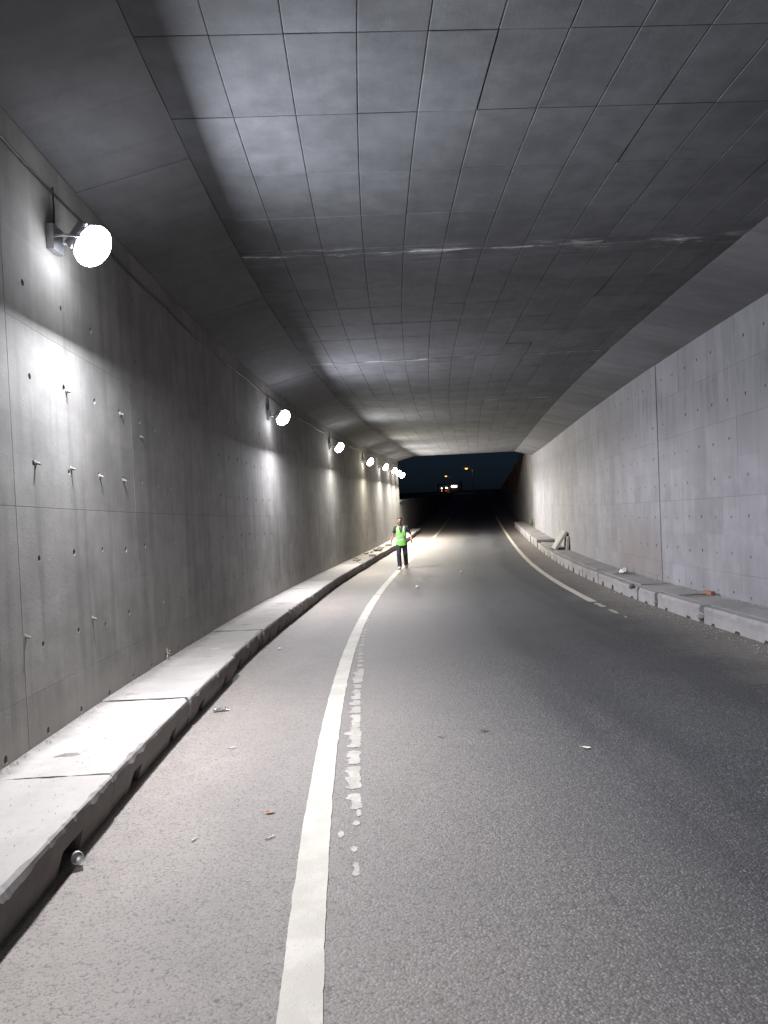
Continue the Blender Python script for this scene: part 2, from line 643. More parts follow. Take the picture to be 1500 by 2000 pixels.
pl = [(3.72, 3.88, .03, .075), (4.0, 4.08, .03, .07), (4.2, 4.3, -.045, -.005), (4.36, 4.44, .04, .085),
      (4.5, 4.62, .05, .095), (4.62, 4.9, .01, .10), (4.98, 5.46, -.02, .10), (5.5, 5.84, -.02, .10),
      (5.92, 6.5, -.025, .10), (6.5, 6.98, -.0, .095), (7.02, 7.3, -.02, .09), (7.33, 7.55, -.03, .085),
      (7.58, 8.05, -.03, .085), (8.1, 8.3, -.02, .08), (8.36, 9.2, -.05, .09)]
s = 9.3
while s < 13.6:
    d = random.uniform(.10, .32)
    w = random.uniform(.6, 1.0) * max(.35, 1 - (s - 9.3) / 6.5)
    pl.append((s, s + d, .04 - .09 * w - (s - 9) * .022, .04 + .04 * w - (s - 9) * .022))
    s += d + random.uniform(.02, .12)
for i, q in enumerate(pl):
    ragged_patch(*q, seed=i * 3.7)

# ------------------------------------------------------------------ walls
HR = .024


def wall_panel(parent, name, mat, side, off0, s0, s1, z0, z1, cols_s, rows_z, jit, holes=True):
    """one formwork bay face with its tie holes; side +1 = inner face looks to +offset"""
    s0 += .003
    s1 -= .003
    z0 += .0013
    z1 -= .0013
    j = [jit * random.uniform(-1, 1) for _ in range(4)]
    mb = MB()

    def pos(s, z, d=0.0):
        a = (s - s0) / (s1 - s0)
        b = (z - z0) / (z1 - z0)
        jj = (j[0] * (1 - a) + j[1] * a) * (1 - b) + (j[2] * (1 - a) + j[3] * a) * b
        return P(s, off0 + side * (jj - d), z)

    def V(s, z, d=0.0):
        return mb.add(pos(s, z, d), (s, z))
    cs = [s0] + [(a + b) / 2 for a, b in zip(cols_s, cols_s[1:])] + [s1]
    rz = [z0] + [(a + b) / 2 for a, b in zip(rows_z, rows_z[1:])] + [z1]
    flip = side < 0

    def F(*idx):
        mb.f.append(tuple(idx) if flip else tuple(idx[::-1]))
    for a in range(len(cs) - 1):
        for b in range(len(rz) - 1):
            sa, sb, za, zb = cs[a], cs[a + 1], rz[b], rz[b + 1]
            hs, hz = cols_s[a], rows_z[b]
            if not holes or random.random() < .07:
                F(V(sa, za), V(sb, za), V(sb, zb), V(sa, zb))
                continue
            hs += random.uniform(-.03, .012)
            hz += random.uniform(-.03, .012)
            r = HR * random.uniform(.8, 1.15)
            ms, mz = (sa + sb) / 2, (za + zb) / 2
            out = [V(sb, mz), V(sb, zb), V(ms, zb), V(sa, zb), V(sa, mz), V(sa, za), V(ms, za), V(sb, za)]
            ring = [V(hs + r * math.cos(math.pi / 4 * q), hz + r * 1.15 * math.sin(math.pi / 4 * q)) for q in range(8)]
            deep = [V(hs + r * .8 * math.cos(math.pi / 4 * q), hz + r * .9 * math.sin(math.pi / 4 * q), .065) for q in range(8)]
            for q in range(8):
                p = (q + 1) % 8
                F(out[q], out[p], ring[p], ring[q])
                F(ring[q], ring[p], deep[p], deep[q])
            F(*deep)
    # returned edges
    d = .06
    fs = steps(s0, s1, .34)
    ring = [(q, z0) for q in fs] + [(q, z1) for q in fs[::-1]]
    for a in range(len(ring)):
        (sa, za), (sb, zb) = ring[a], ring[(a + 1) % len(ring)]
        F(V(sb, zb), V(sa, za), V(sa, za, d), V(sb, zb, d))
    return mb.build(name, mat, parent)


def wall_core(parent, side, off0, s0, s1, z0, z1, name='wall_core', th=.45, mat=None, ds=1.0):
    mb = MB()
    rows = []
    for s in steps(s0, s1, ds):
        a, b = off0 - side * .075, off0 - side * th
        rows.append([mb.add(P(s, a, z0), (s, z0)), mb.add(P(s, a, z1), (s, z1)), mb.add(P(s, b, z1), (s, z1 + .4)), mb.add(P(s, b, z0), (s, z0 - .4))])
    for a, b in zip(rows, rows[1:]):
        for q in range(4):
            mb.face(a[q], a[(q + 1) % 4], b[(q + 1) % 4], b[q])
    mb.face(*rows[0])
    mb.face(*rows[-1][::-1])
    return fix_normals(mb.build(name, mat or M_CORE, parent))


lwall = tag(empty('concrete_wall', P(18, LW, 0)), 'tall bare concrete tunnel wall carrying the row of lit floodlights', 'wall')
rwall = tag(empty('concrete_wall', P(18, RW, 0)), 'tall stained concrete tunnel wall with tie holes, across the road from the floodlights', 'wall')


def keep(o, par):
    """parent to an empty away from the origin, geometry stays in world place"""
    o.matrix_parent_inverse = Matrix.Translation(par.location).inverted()
    return o


keep(wall_core(lwall, 1, LW, -12, S_EXIT, -.3, HB + .3), lwall)
keep(wall_core(rwall, -1, RW, -12, S_EXIT, -.3, HB + .3), rwall)

ljoints = [-9.0, -6.3, -3.6, -.92, 1.76, 2.74, 5.42, 8.10, 9.78]
while ljoints[-1] < S_EXIT - 2:
    b0 = ljoints[-1]
    ljoints += [b0 + 2.68, b0 + 5.36, b0 + 7.38]
ljoints = [x for x in ljoints if x < S_EXIT - .6] + [S_EXIT]
lrows = [(-.05, .62, [.30]), (.62, 1.97, [.95, 1.62]), (1.97, 3.31, [2.30, 2.96]), (3.31, HB, [3.63, 4.30])]
lpan = {}
for a, b in zip(ljoints, ljoints[1:]):
    n = max(1, round((b - a) / .67))
    cs = [a + (b - a) * (i + .5) / n for i in range(n)]
    for ri, (z0, z1, rz) in enumerate(lrows):
        o = wall_panel(lwall, 'concrete_panel', M_LWALL, 1, LW - .0012 * ri, a, b, z0, z1, cs, rz, .0004, holes=(-1 < a < 34))
        lpan[(round(a, 2), z0)] = keep(o, lwall)

rjoints = [-9.8, -7.0, -4.2, -1.46, 1.29, 4.04, 6.79, 9.54, 12.29, 14.95, 16.4]
while rjoints[-1] < S_EXIT - 2:
    rjoints.append(rjoints[-1] + 2.7)
rjoints = [x for x in rjoints if x < S_EXIT - .6] + [S_EXIT]
rrows = [(-.05, .68, [.36]), (.68, 1.93, [1.0, 1.61]), (1.93, 3.18, [2.25, 2.86]), (3.18, 4.0, [3.51]), (4.0, HB, [4.41])]
for a, b in zip(rjoints, rjoints[1:]):
    n = max(1, round((b - a) / .69))
    cs = [a + (b - a) * (i + .5) / n for i in range(n)]
    # the bay from 16.4 on stands a few millimetres proud of its neighbour
    prd = -.012 if a >= 16.3 else 0.0
    for z0, z1, rz in rrows:
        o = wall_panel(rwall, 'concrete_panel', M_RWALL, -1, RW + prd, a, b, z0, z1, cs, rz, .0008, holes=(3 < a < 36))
        keep(o, rwall)

# form-tie stubs that still stick out of the lamp wall
ties = [(5.78, 2.30), (6.46, 2.31), (7.12, 2.29), (7.76, 2.29), (6.44, 2.95), (7.78, 2.96), (6.76, 1.02), (8.4, 2.80), (5.46, 1.05)]
for s, z in ties:
    mb = MB()
    dr = -.012
    mb.tube([P(s, LW - .02, z), P(s, LW + .018, z + dr * .3), P(s, LW + .032, z + dr)], [.011, .010, .008], 8)
    mb.tube([P(s, LW - .01, z), P(s, LW + .006, z)], [.024, .018], 8)
    keep(mb.build('tie_stub', M_LWALL, lwall), lwall)

# ------------------------------------------------------------------ ceiling
ceil = tag(empty('tunnel_ceiling', P(18, 1.8, HC)), 'concrete tunnel ceiling marked out in a grid of formwork panels', 'ceiling')
mb = MB()
rows = []
prof = [(LW - .45, HB + .02), (LW - .02, HB + .02), (IL, HC + .014), (IR, HC + .014), (RW + .02, HB + .02), (RW + .45, HB + .02), (RW + .45, HC + .75), (LW - .45, HC + .75)]
for s in steps(-12, S_EXIT, 1.0):
    rows.append([mb.add(P(s, o, z), (o + z, s)) for o, z in prof])
for a, b in zip(rows, rows[1:]):
    for q in range(8):
        mb.face(a[q], a[(q + 1) % 8], b[(q + 1) % 8], b[q])
mb.face(*rows[0])
mb.face(*rows[-1][::-1])
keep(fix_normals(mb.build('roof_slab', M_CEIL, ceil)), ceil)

cols_o = [IL, -.70, -.20, .295, .78, 1.26, 1.75, 2.24, 2.73, 3.22, 3.71, 4.20, 4.66, IR]
crow = [3.2, 4.22, 5.24, 6.26, 7.28, 8.30, 9.28, 9.45]
seg = 9.45
while seg < 46:
    nx = seg + 6.38
    crow += [seg + .38 + i for i in range(1, 6)] + [nx] if False else [seg + .38] + [seg + .38 + i * 1.0 for i in range(1, 6)] + [nx]
    seg = nx
crow = [x for x in crow if x < S_EXIT - .3] + [S_EXIT]
joints = {9.45: .016, round(9.45 + 6.38, 2): .012, round(9.45 + 12.76, 2): .012}


def ceil_panel(mb, s0, s1, o0, o1):
    g0 = joints.get(round(s0, 2), .0035)
    g1 = joints.get(round(s1, 2), .0035)
    go = .0028
    a, b, c, d = s0 + g0, s1 - g1, o0 + go, o1 - go
    jz = [random.uniform(-.002, .002) for _ in range(4)]
    base = random.uniform(-.0018, .0018)
    lo = [(a, c), (b, c), (b, d), (a, d)]
    e = .006
    inn = [(a + e, c + e), (b - e, c + e), (b - e, d - e), (a + e, d - e)]
    v0 = [mb.add(P(s, o, HC + .013), (o, s)) for s, o in lo]
    v1 = [mb.add(P(s, o, HC + base + jz[i] + .002), (o, s)) for i, (s, o) in enumerate(lo)]
    v2 = [mb.add(P(s, o, HC + base + jz[i]), (o, s)) for i, (s, o) in enumerate(inn)]
    for q in range(4):
        p = (q + 1) % 4
        mb.face(v0[q], v0[p], v1[p], v1[q])
        mb.face(v1[q], v1[p], v2[p], v2[q])
    mb.face(*v2)


count = 0
far = MB()
for s0, s1 in zip(crow, crow[1:]):
    for o0, o1 in zip(cols_o, cols_o[1:]):
        if s0 > 4.0 and count < 300:
            mb = MB()
            ceil_panel(mb, s0, s1, o0, o1)
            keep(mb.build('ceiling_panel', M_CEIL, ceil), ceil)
            count += 1
        else:
            ceil_panel(far, s0, s1, o0, o1)
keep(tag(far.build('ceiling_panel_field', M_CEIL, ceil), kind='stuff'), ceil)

# mortar fins squeezed through the panel joints
mb = MB()
for s0, s1 in zip(crow, crow[1:]):
    if s0 < 4 or s0 > 26:
        continue
    for o in cols_o[1:-1]:
        a = s0 + random.uniform(0, .4) * (s1 - s0)
        b = a + random.uniform(.2, .6) * (s1 - s0)
        if random.random() < .22:
            rows = []
            for s in steps(a, min(b, s1), .05):
                t = -.004 + .005 * max(0, nz(s * 5, o * 3, 8) + .2)
                rows.append([mb.add(P(s, o - .0022, HC + .012), (o, s)), mb.add(P(s, o + .001, HC - t), (o, s)), mb.add(P(s, o + .0022, HC + .012), (o, s))])
            for p, q in zip(rows, rows[1:]):
                mb.face(p[0], p[1], q[1], q[0])
                mb.face(p[1], p[2], q[2], q[1])
    for o0, o1 in zip(cols_o, cols_o[1:]):
        if random.random() < .3:
            rows = []
            for o in steps(o0, o1, .05):
                t = -.004 + .005 * max(0, nz(o * 5, s0 * 3, 8) + .2)
                rows.append([mb.add(P(s0 - .0022, o, HC + .012), (o, s0)), mb.add(P(s0 + .001, o, HC - t), (o, s0)), mb.add(P(s0 + .0022, o, HC + .012), (o, s0))])
            for p, q in zip(rows, rows[1:]):
                mb.face(p[0], p[1], q[1], q[0])
                mb.face(p[1], p[2], q[2], q[1])
keep(tag(mb.build('mortar_fin', M_CEIL, ceil), kind='stuff'), ceil)

# haunches: sloping strips between wall and ceiling, board by board
for side, (ow, oc) in ((1, (LW, IL)), (-1, (RW, IR))):
    s = 2.6
    while s < S_EXIT - .2:
        ln = random.choice((.98, 1.06, 1.06, 1.2))
        e = min(s + ln, S_EXIT)
        if S_EXIT - e < .4:
            e = S_EXIT
        g = .003
        jz = random.uniform(-.0035, .0035)
        mb = MB()
        nrm = .008
        c8 = []
        for dz in (-.0 + jz, .02):
            for (sa, oo, zz) in ((s + g, ow, HB), (e - g, ow, HB), (e - g, oc, HC), (s + g, oc, HC)):
                t = .004 * side if oo == oc else 0
                c8.append((P(sa, oo - t, zz + dz), (sa, oo * 1.0 + zz)))
        mb.hexa([p for p, _ in c8], [u for _, u in c8])
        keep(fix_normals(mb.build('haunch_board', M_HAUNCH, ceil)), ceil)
        s = e

# ------------------------------------------------------------------ pavements
lpave = tag(empty('pavement', P(8, LW, 0)), 'narrow raised concrete pavement along the floodlit wall', kind='structure')
rpave = tag(empty('pavement', P(14, RW, 0)), 'narrow raised pavement of dusty slabs with drain notches, across the road', kind='structure')


def kerb_block(parent, side, s0, s1, ow, ok, h, mat, notches, holes=(), seed=0, ds=.05, dlat=0.0, nt=10, name='kerb_block', rot=0.0, chips=1.0, foot=.055, face_mat=None):
    """cast block: flat top from the wall (ow) to a chipped edge (ok), a face and notched foot"""
    mb = MB()
    rows = []
    for s in steps(s0 + .012, s1 - .012, ds):
        okk = ok + side * (dlat + rot * (s - (s0 + s1) / 2))
        endd = min(s - s0, s1 - s)
        ch = max(0, nz(s * 5.5, seed, 2.2) - .05) * .05 * chips + max(0, nz(s * 19, seed, 5) - .1) * .018 * chips
        ch += max(0, .06 - endd) * .35 * (1 + nz(seed, s0, 1)) * chips
        w = side * (okk - ow)
        row = []
        for q in range(nt + 1):
            t = q / nt
            o = ow + side * (w - .012 - ch * .7) * t
            z = h + .004 * nz(s * 2.2, o * 2.5, seed) + .0015 * nz(s * 14, o * 14, seed)
            for hs, ho in holes:
                dx, dy = (s - hs) / .030, (o - ho) / .075
                if dx * dx + dy * dy < 1:
                    z -= .04
            row.append((o, z))
        row.append((okk - side * (.004 + ch * .35), h - .010 - ch * .45))
        row.append((okk + side * .003 * nz(s * 4, seed, 7), h - .03 - ch))
        row.append((okk - side * (.006 - .006 * nz(s * 3, seed, 8)), h * .5))
        zb = -.03
        for n0, n1, nh in notches:
            if n0 < s < n1:
                zb = nh + .012 * nz(s * 20, seed, 3)
        row.append((okk - side * foot + side * .008 * nz(s * 6, seed, 3), zb))
        row.append((okk - side * .22, zb - .002))
        row.append((okk - side * .22, -.05))
        acc = 0
        vs = []
        pr = None
        for o, z in row:
            if pr:
                acc += math.hypot(o - pr[0], z - pr[1])
            pr = (o, z)
            vs.append(mb.add(P(s + ((.016 * nz(o * 6, seed, s0) + .010 * nz(o * 21, seed, s0)) if (s < s0 + .013 or s > s1 - .013) else 0.0), o, z), (acc, s)))
        rows.append(vs)
    for a, b in zip(rows, rows[1:]):
        for q in range(len(a) - 1):
            if side > 0:
                mb.face(a[q], a[q + 1], b[q + 1], b[q])
            else:
                mb.face(a[q], b[q], b[q + 1], a[q + 1])
    for r, sg in ((rows[0], 1), (rows[-1], -1)):
        mb.face(*(r if sg * side > 0 else r[::-1]))
    o = mb.build(name, mat, parent)
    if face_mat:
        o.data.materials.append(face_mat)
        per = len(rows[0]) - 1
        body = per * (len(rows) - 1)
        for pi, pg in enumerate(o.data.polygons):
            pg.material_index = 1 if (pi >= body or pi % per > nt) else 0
    return keep(o, parent)


lj = [-7.9, -5.8, -3.7, -1.55, .58, 2.68, 4.78, 6.85, 9.0, 11.15, 13.62, 15.7, 17.8, 19.9, 22.0, 24.1, 26.2, 28.3, 30.4, 32.5, 34.6, 36.7, 38.8, 40.9, 43, 45.2, 47.5, 49.6, 51.7, 53.8]
lat = {4.78: .0, 6.85: .012, 9.0: -.03, 11.15: -.012, 13.62: .01, 15.7: .015}
hol = {4.78: [(5.24, -1.88)], 9.0: [(9.6, -1.8)], 11.15: [(11.78, -1.82)], 13.62: [(14.6, -1.8)], 2.68: [(3.2, -1.85)]}
for i, (a, b) in enumerate(zip(lj, lj[1:])):
    nt_ = []
    for c0 in steps(a, b, 1.06)[:-1]:
        w = .13
        c = c0 + .45 + random.uniform(-.05, .05)
        nt_.append((c, c + w, .075 + random.uniform(-.015, .02)))
    if abs(a - 4.78) < .01:
        nt_ = [(5.22, 5.42, .085), (6.25, 6.4, .07)]
    if abs(a - 2.68) < .01:
        nt_ = [(3.95, 4.26, .085), (2.9, 3.05, .08)]
    if abs(a - 6.85) < .01:
        nt_ = [(7.28, 7.45, .07), (8.40, 8.56, .08)]
    near = a < 16
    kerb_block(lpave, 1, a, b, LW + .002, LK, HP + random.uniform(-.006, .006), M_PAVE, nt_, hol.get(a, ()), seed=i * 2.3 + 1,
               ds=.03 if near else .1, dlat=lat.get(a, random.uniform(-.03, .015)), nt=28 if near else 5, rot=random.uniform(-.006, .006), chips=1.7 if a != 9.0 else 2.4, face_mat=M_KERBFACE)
# foundation strip that closes the gaps under the blocks
mb = MB()
for s, e in zip(steps(-8, S_EXIT, 1), steps(-8, S_EXIT, 1)[1:]):
    mb.hexa([P(s, LW + .01, -.06), P(e, LW + .01, -.06), P(e, LK - .16, -.06), P(s, LK - .16, -.06), P(s, LW + .01, .19), P(e, LW + .01, .19), P(e, LK - .16, .19), P(s, LK - .16, .19)])
keep(mb.build('foundation', M_CORE, lpave), lpave)

# opposite side: kerb stones in front, loose slabs behind
RH = {}


def r_h(s):
    return HP + (.11 if s > 35.15 else 0.0)


gaps = {11.9: .17, 14.12: .12, 15.3: .10, 35.15: .25}
kj = [-5.0, -2.0, 1.0, 4.0, 6.6, 9.25, 11.9, 14.12, 15.3, 17.0, 19.1, 21.2, 23.3, 25.4, 27.5, 29.6, 31.7, 33.8, 35.15, 37.3, 39.4, 41.5, 43.6, 45.7, 47.6, 49.7, 51.8, 53.9, 56]
for i, (a, b) in enumerate(zip(kj, kj[1:])):
    a2 = a + gaps.get(a, .0) / 2
    b2 = b - gaps.get(b, .0) / 2
    nt_ = []
    n = max(1, round((b - a) / 1.05))
    for q in range(n):
        c = a + (b - a) * (q + .5) / n
        big = .5 if c > 17 else 0
        nt_.append((c - .10 - .02 * big, c + .09, (.12 if c > 17 else .04) + random.uniform(-.01, .01)))
    kerb_block(rpave, -1, a2, b2, RK + .18, RK, r_h(a + .1) - .004 + random.uniform(-.008, .008), M_PAVER, nt_, seed=i * 3.1 + 40,
               ds=.05 if a < 20 else .09, dlat=random.uniform(-.018, .018), nt=4, name='kerb_stone', foot=.0, rot=random.uniform(-.01, .01), chips=1.2)
sj = [-5, -2.4, .2, 2.8, 5.4, 8.0, 10.6, 13.2, 15.8, 18.4, 20.2, 22.05, 24.6, 27.14, 29.6, 31.2, 32.4, 35.2, 37.8, 40.4, 43, 45.6, 48.2, 50.8, 53.4, 56]
for i, (a, b) in enumerate(zip(sj, sj[1:])):
    if a == 29.6:
        continue        # this slab has been lifted out and leans on the wall
    h = r_h(a + .02)
    mb = MB()
    g = .012
    dz = [random.uniform(-.014, .012) for _ in range(4)]
    o0, o1 = RK + .192, RW - .016
    n = 6
    top, bot = [], []
    for q in range(n + 1):
        t = q / n
        s = a + g + (b - a - 2 * g) * t
        z0 = h + dz[0] * (1 - t) + dz[1] * t
        z1 = h + dz[2] * (1 - t) + dz[3] * t
        e = .012 * nz(s * 5, i, 4)
        top.append([mb.add(P(s, o0 + .008 + e, z0), (o0, s)), mb.add(P(s, (o0 + o1) / 2, (z0 + z1) / 2 + .004 * nz(s, i, 3)), ((o0 + o1) / 2, s)), mb.add(P(s, o1, z1), (o1, s))])
        bot.append([mb.add(P(s, o0, z0 - .10), (o0 - .1, s)), mb.add(P(s, o1, z1 - .10), (o1 + .1, s))])
    for q in range(n):
        A, B, C, D = top[q], top[q + 1], bot[q], bot[q + 1]
        mb.face(A[0], A[1], B[1], B[0])
        mb.face(A[1], A[2], B[2], B[1])
        mb.face(C[0], A[0], B[0], D[0])
        mb.face(A[2], C[1], D[1], B[2])
        mb.face(C[1], C[0], D[0], D[1])
    mb.face(bot[0][0], bot[0][1], top[0][2], top[0][1], top[0][0])
    mb.face(bot[-1][1], bot[-1][0], top[-1][0], top[-1][1], top[-1][2])
    keep(fix_normals(mb.build('paving_slab', M_PAVER, rpave)), rpave)
mb = MB()
for s, e in zip(steps(-5, 56, 1), steps(-5, 56, 1)[1:]):
    zt = .10
    mb.hexa([P(s, RK + .19, -.06), P(e, RK + .19, -.06), P(e, RW - .01, -.06), P(s, RW - .01, -.06), P(s, RK + .19, zt), P(e, RK + .19, zt), P(e, RW - .01, zt), P(s, RW - .01, zt)])
keep(mb.build('foundation', M_CORE, rpave), rpave)


def frame_at(s, off, z, yaw=0.0):
    """matrix with x = across the road, y = along it, z up"""
    h = heading(s)
    return Matrix.Translation(P(s, off, z)) @ Matrix.Rotation(-h + yaw, 4, 'Z')


# lifted cover slab, leaning against the wall
mb = MB()
mb.box(-.05, .05, -.58, .58, 0, .80)
o = mb.build('cover_slab', M_RUBBLE)
bevel(o, .008)
o.matrix_world = frame_at(30.45, 5.46, HP - .02) @ Matrix.Rotation(math.radians(33), 4, 'Y')
tag(o, 'lifted concrete cover slab leaning at a slant against the stained wall', 'slab')
mb = MB()
mb.box(-.04, .04, -.42, .42, 0, .66)
o = mb.build('cover_slab', M_RUBBLE)
bevel(o, .008)
o.matrix_world = frame_at(29.95, 5.86, HP - .16) @ Matrix.Rotation(math.radians(5), 4, 'Y')
tag(o, 'upright concrete cover slab standing against the wall behind the leaning slab', 'slab')

# ------------------------------------------------------------------ floodlights
fl = [(-1.2, 4.10, (.87, .895, 1.0), 1.0), (6.30, 4.10, (.87, .90, 1.0), 1.1), (16.34, 4.08, (.88, .895, 1.0), 1.0), (24.9, 4.16, (.97, .96, .95), .75),
      (32.64, 4.12, (1.0, .94, .78), .8), (38.14, 4.11, (1.0, .97, .92), 1.3), (42.14, 4.07, (1.0, .96, .90), 1.3),
      (44.58, 3.99, (1.0, .95, .88), 1.2), (46.66, 3.90, (1.0, .95, .87), .9)]
names = ['cool white wall floodlight, first along the wall, before the protruding tie stubs', 'large cool white floodlight on the wall directly above the protruding tie stubs',
         'cool white wall floodlight, next along the wall after the one above the tie stubs', 'white wall floodlight, one before the warm yellowish one',
         'warm yellowish wall floodlight beyond the walking person', 'white wall floodlight, just past the warm yellowish one', 'white wall floodlight, first of the tight bunch by the exit',
         'white wall floodlight, last but one before the exit', 'white wall floodlight closest to the dark tunnel exit']
TILT = math.radians(36)
for i, (s, z, c, pw) in enumerate(fl):
    root = empty('floodlight')
    root.matrix_world = frame_at(s, LW + .30, z)
    tag(root, names[i], 'floodlight', 'floodlights along the tunnel wall')
    R = Matrix.Rotation(math.pi / 2 + TILT - math.pi, 4, 'Y')     # placeholder, replaced below
    nrm = Vector((math.cos(TILT), 0, -math.sin(TILT)))
    tan = Vector((math.sin(TILT), 0, math.cos(TILT)))
    B = Matrix(((nrm.x, 0, tan.x, 0), (nrm.y, 1, tan.y, 0), (nrm.z, 0, tan.z, 0), (0, 0, 0, 1)))

    def place(o):
        o.matrix_local = B
        return o
    # housing with cooling fins (local x = beam direction)
    mb = MB()
    mb.box(-.10, -.05, -.11, .11, -.12, .12)
    h = mb.build('housing', M_HOUSING, root)
    bevel(h, .018, 2)
    place(h)
    mb = MB()
    for q in range(9):
        y = -.088 + q * .022
        mb.box(-.13, -.099, y - .004, y + .004, -.10, .10)
    place(mb.build('cooling_fins', M_HOUSING, root))
    mb = MB()
    mb.tube([(-.045, .118 * math.cos(math.pi * q / 12), .138 * math.sin(math.pi * q / 12)) for q in range(25)], .010, 6, caps=False)
    place(mb.build('lens_frame', M_HOUSING, root))
    mb = MB()
    mb.ell((.035, 0, 0), (.125, .145, .172), 24, 14)
    lens = mb.build('lens', emis('lit_lens', c, 58), root, smooth=True)
    fix_normals(lens)
    place(lens)
    # yoke and wall plate
    mb = MB()
    for y in (-.172, .172):
        mb.tube([(.0, y, .0), (-.14, y, .02), (-.25, y * .5, .04)], .010, 6)
    mb.box(-.30, -.245, -.10, .10, -.06, .14)
    mb.build('bracket', M_STEEL, root)
    mb = MB()
    mb.tube([(-.28, 0, .10), (-.272, .01, .30), (-.27, 0, .46)], .007, 6)
    mb.build('supply_cable', M_BLACK, root)
    ld = bpy.data.lights.new('lamp_light', 'AREA')
    ld.shape = 'RECTANGLE'
    ld.size = .27
    ld.size_y = .32
    ld.energy = LAMP_W * pw
    ld.color = c
    lo = bpy.data.objects.new('lamp_light', ld)
    col.objects.link(lo)
    lo.parent = root
    # light looks along its -Z
    zc = -nrm
    xc = Vector((0, 1, 0))
    yc = zc.cross(xc)
    pos = nrm * .168
    lo.matrix_local = Matrix(((xc.x, yc.x, zc.x, pos.x), (xc.y, yc.y, zc.y, pos.y), (xc.z, yc.z, zc.z, pos.z), (0, 0, 0, 1)))

# supply cable slung along the wall above the floodlights
mb = MB()
pts = []
for s in steps(-6, S_EXIT - .3, .4):
    pts.append(P(s, LW + .022 + .004 * nz(s, 1, 1), 4.55 - .03 * abs(math.sin(s * math.pi / 2.4)) + .012 * nz(s * .7, 2, 2)))
mb.tube(pts, .011, 6)
tag(mb.build('power_cable', M_BLACK), 'thin black power cable slung along the wall above the floodlights', 'cable')

# ------------------------------------------------------------------ beyond the exit
def ramp_wall(side, off, s0, s1, ztop, label):
    r = tag(empty('ramp_wall', P(s0, off, 0)), label, 'wall')
    mb = MB()
    rows = []
    for s in steps(s0, s1, 2):
        zt = ztop(s)
        rows.append([mb.add(P(s, off, -.3), (s, 0)), mb.add(P(s, off, zt), (s, zt)), mb.add(P(s, off - side * .4, zt), (s, zt + .4)), mb.add(P(s, off - side * .4, -.3), (s, -.4))])
    for a, b in zip(rows, rows[1:]):
        for q in range(4):
            mb.face(a[q], a[(q + 1) % 4], b[(q + 1) % 4], b[q])
    mb.face(*rows[0])
    mb.face(*rows[-1][::-1])
    keep(fix_normals(mb.build('wall_face', M_RAMP, r)), r)
    mb = MB()
    rows = []
    for s in steps(s0, s1, 2):
        zt = ztop(s)
        rows.append([mb.add(P(s, off + side * .05, zt + .003), (s, 0)), mb.add(P(s, off + side * .05, zt + .12), (s, 1)), mb.add(P(s, off - side * .45, zt + .12), (s, 2)), mb.add(P(s, off - side * .45, zt + .003), (s, 3))])
    for a, b in zip(rows, rows[1:]):
        for q in range(4):
            mb.face(a[q], a[(q + 1) % 4], b[(q + 1) % 4], b[q])
    mb.face(*rows[0])
    mb.face(*rows[-1][::-1])
    keep(fix_normals(mb.build('coping', M_RAMP, r)), r)
    return r


def ground_z(s):
    return 1.05 - grade(s)          # street level, relative to the road


def rtop(s):
    return max(ground_z(s) + .1, 5.2 - max(0, s - 54) * .22)


ramp_wall(-1, RW + .02, S_EXIT + .02, 160, rtop, 'dark retaining wall running on outside the exit beside the green plant')
ramp_wall(1, LW - .02, S_EXIT + .02, 160, lambda s: ground_z(s) + .1, 'low dark retaining wall outside the exit on the floodlight side')

# street level ground either side of the ramp and far beyond
mb = MB()
for side, o0 in ((1, RW + .42), (-1, LW - .42)):
    rows = []
    for s in steps(S_EXIT + .1, 160, 4) + [200, 400]:
        zz = ground_z(min(s, 160)) - .05 if s <= 160 else None
        rows.append([mb.add(Vector((P(s, o0 + side * d, 0).x, P(s, o0 + side * d, 0).y, 1.0 + .15 * nz(s * .1, d * .1, side))), (d, s)) for d in (0, 4, 12, 40, 140, 900)])
    for a, b in zip(rows, rows[1:]):
        for q in range(5):
            mb.face(*((a[q], a[q + 1], b[q + 1], b[q]) if side > 0 else (a[q], b[q], b[q + 1], a[q + 1])))
    far0 = rows[-1]
c = P(900, 0, 0) if False else P(400, 0, 0)
h = heading(100)
fx, fy = math.sin(h), math.cos(h)
n4 = []
for a, d in ((-1000, 0), (1000, 0), (1500, 1600), (-1500, 1600)):
    n4.append(mb.add(Vector((c.x + a * fy + d * fx, c.y - a * fx + d * fy, .98)), (a, d)))
mb.face(*n4)
tag(mb.build('ground', M_SOIL), 'dark earth at street level beyond the tunnel', kind='structure')

# brown plastered boundary wall with piers, street level, beyond the right ramp wall
bw = empty('boundary_wall', P(70, RW + 1.2, 0))
tag(bw, 'brown plastered wall with upright piers faintly lit beyond the exit', 'wall')


def strip(name, s0, s1, oa, ob, za, zb0, zb1, mat, par):
    mb = MB()
    v = []
    for s, zb in ((s0, zb0), (s1, zb1)):
        g = 1.05 - 0 * s
        for o, z in ((oa, g + za), (ob, g + za), (ob, g + zb), (oa, g + zb)):
            p = P(s, o, 0)
            v.append(mb.add((p.x, p.y, z), (s, z)))
    for q in range(4):
        mb.face(v[q], v[(q + 1) % 4], v[4 + (q + 1) % 4], v[4 + q])
    mb.face(*v[:4][::-1])
    mb.face(*v[4:])
    return keep(fix_normals(mb.build(name, mat, par)), par)


def bh(s):
    return max(.5, 4.2 - (s - 78) * .045)


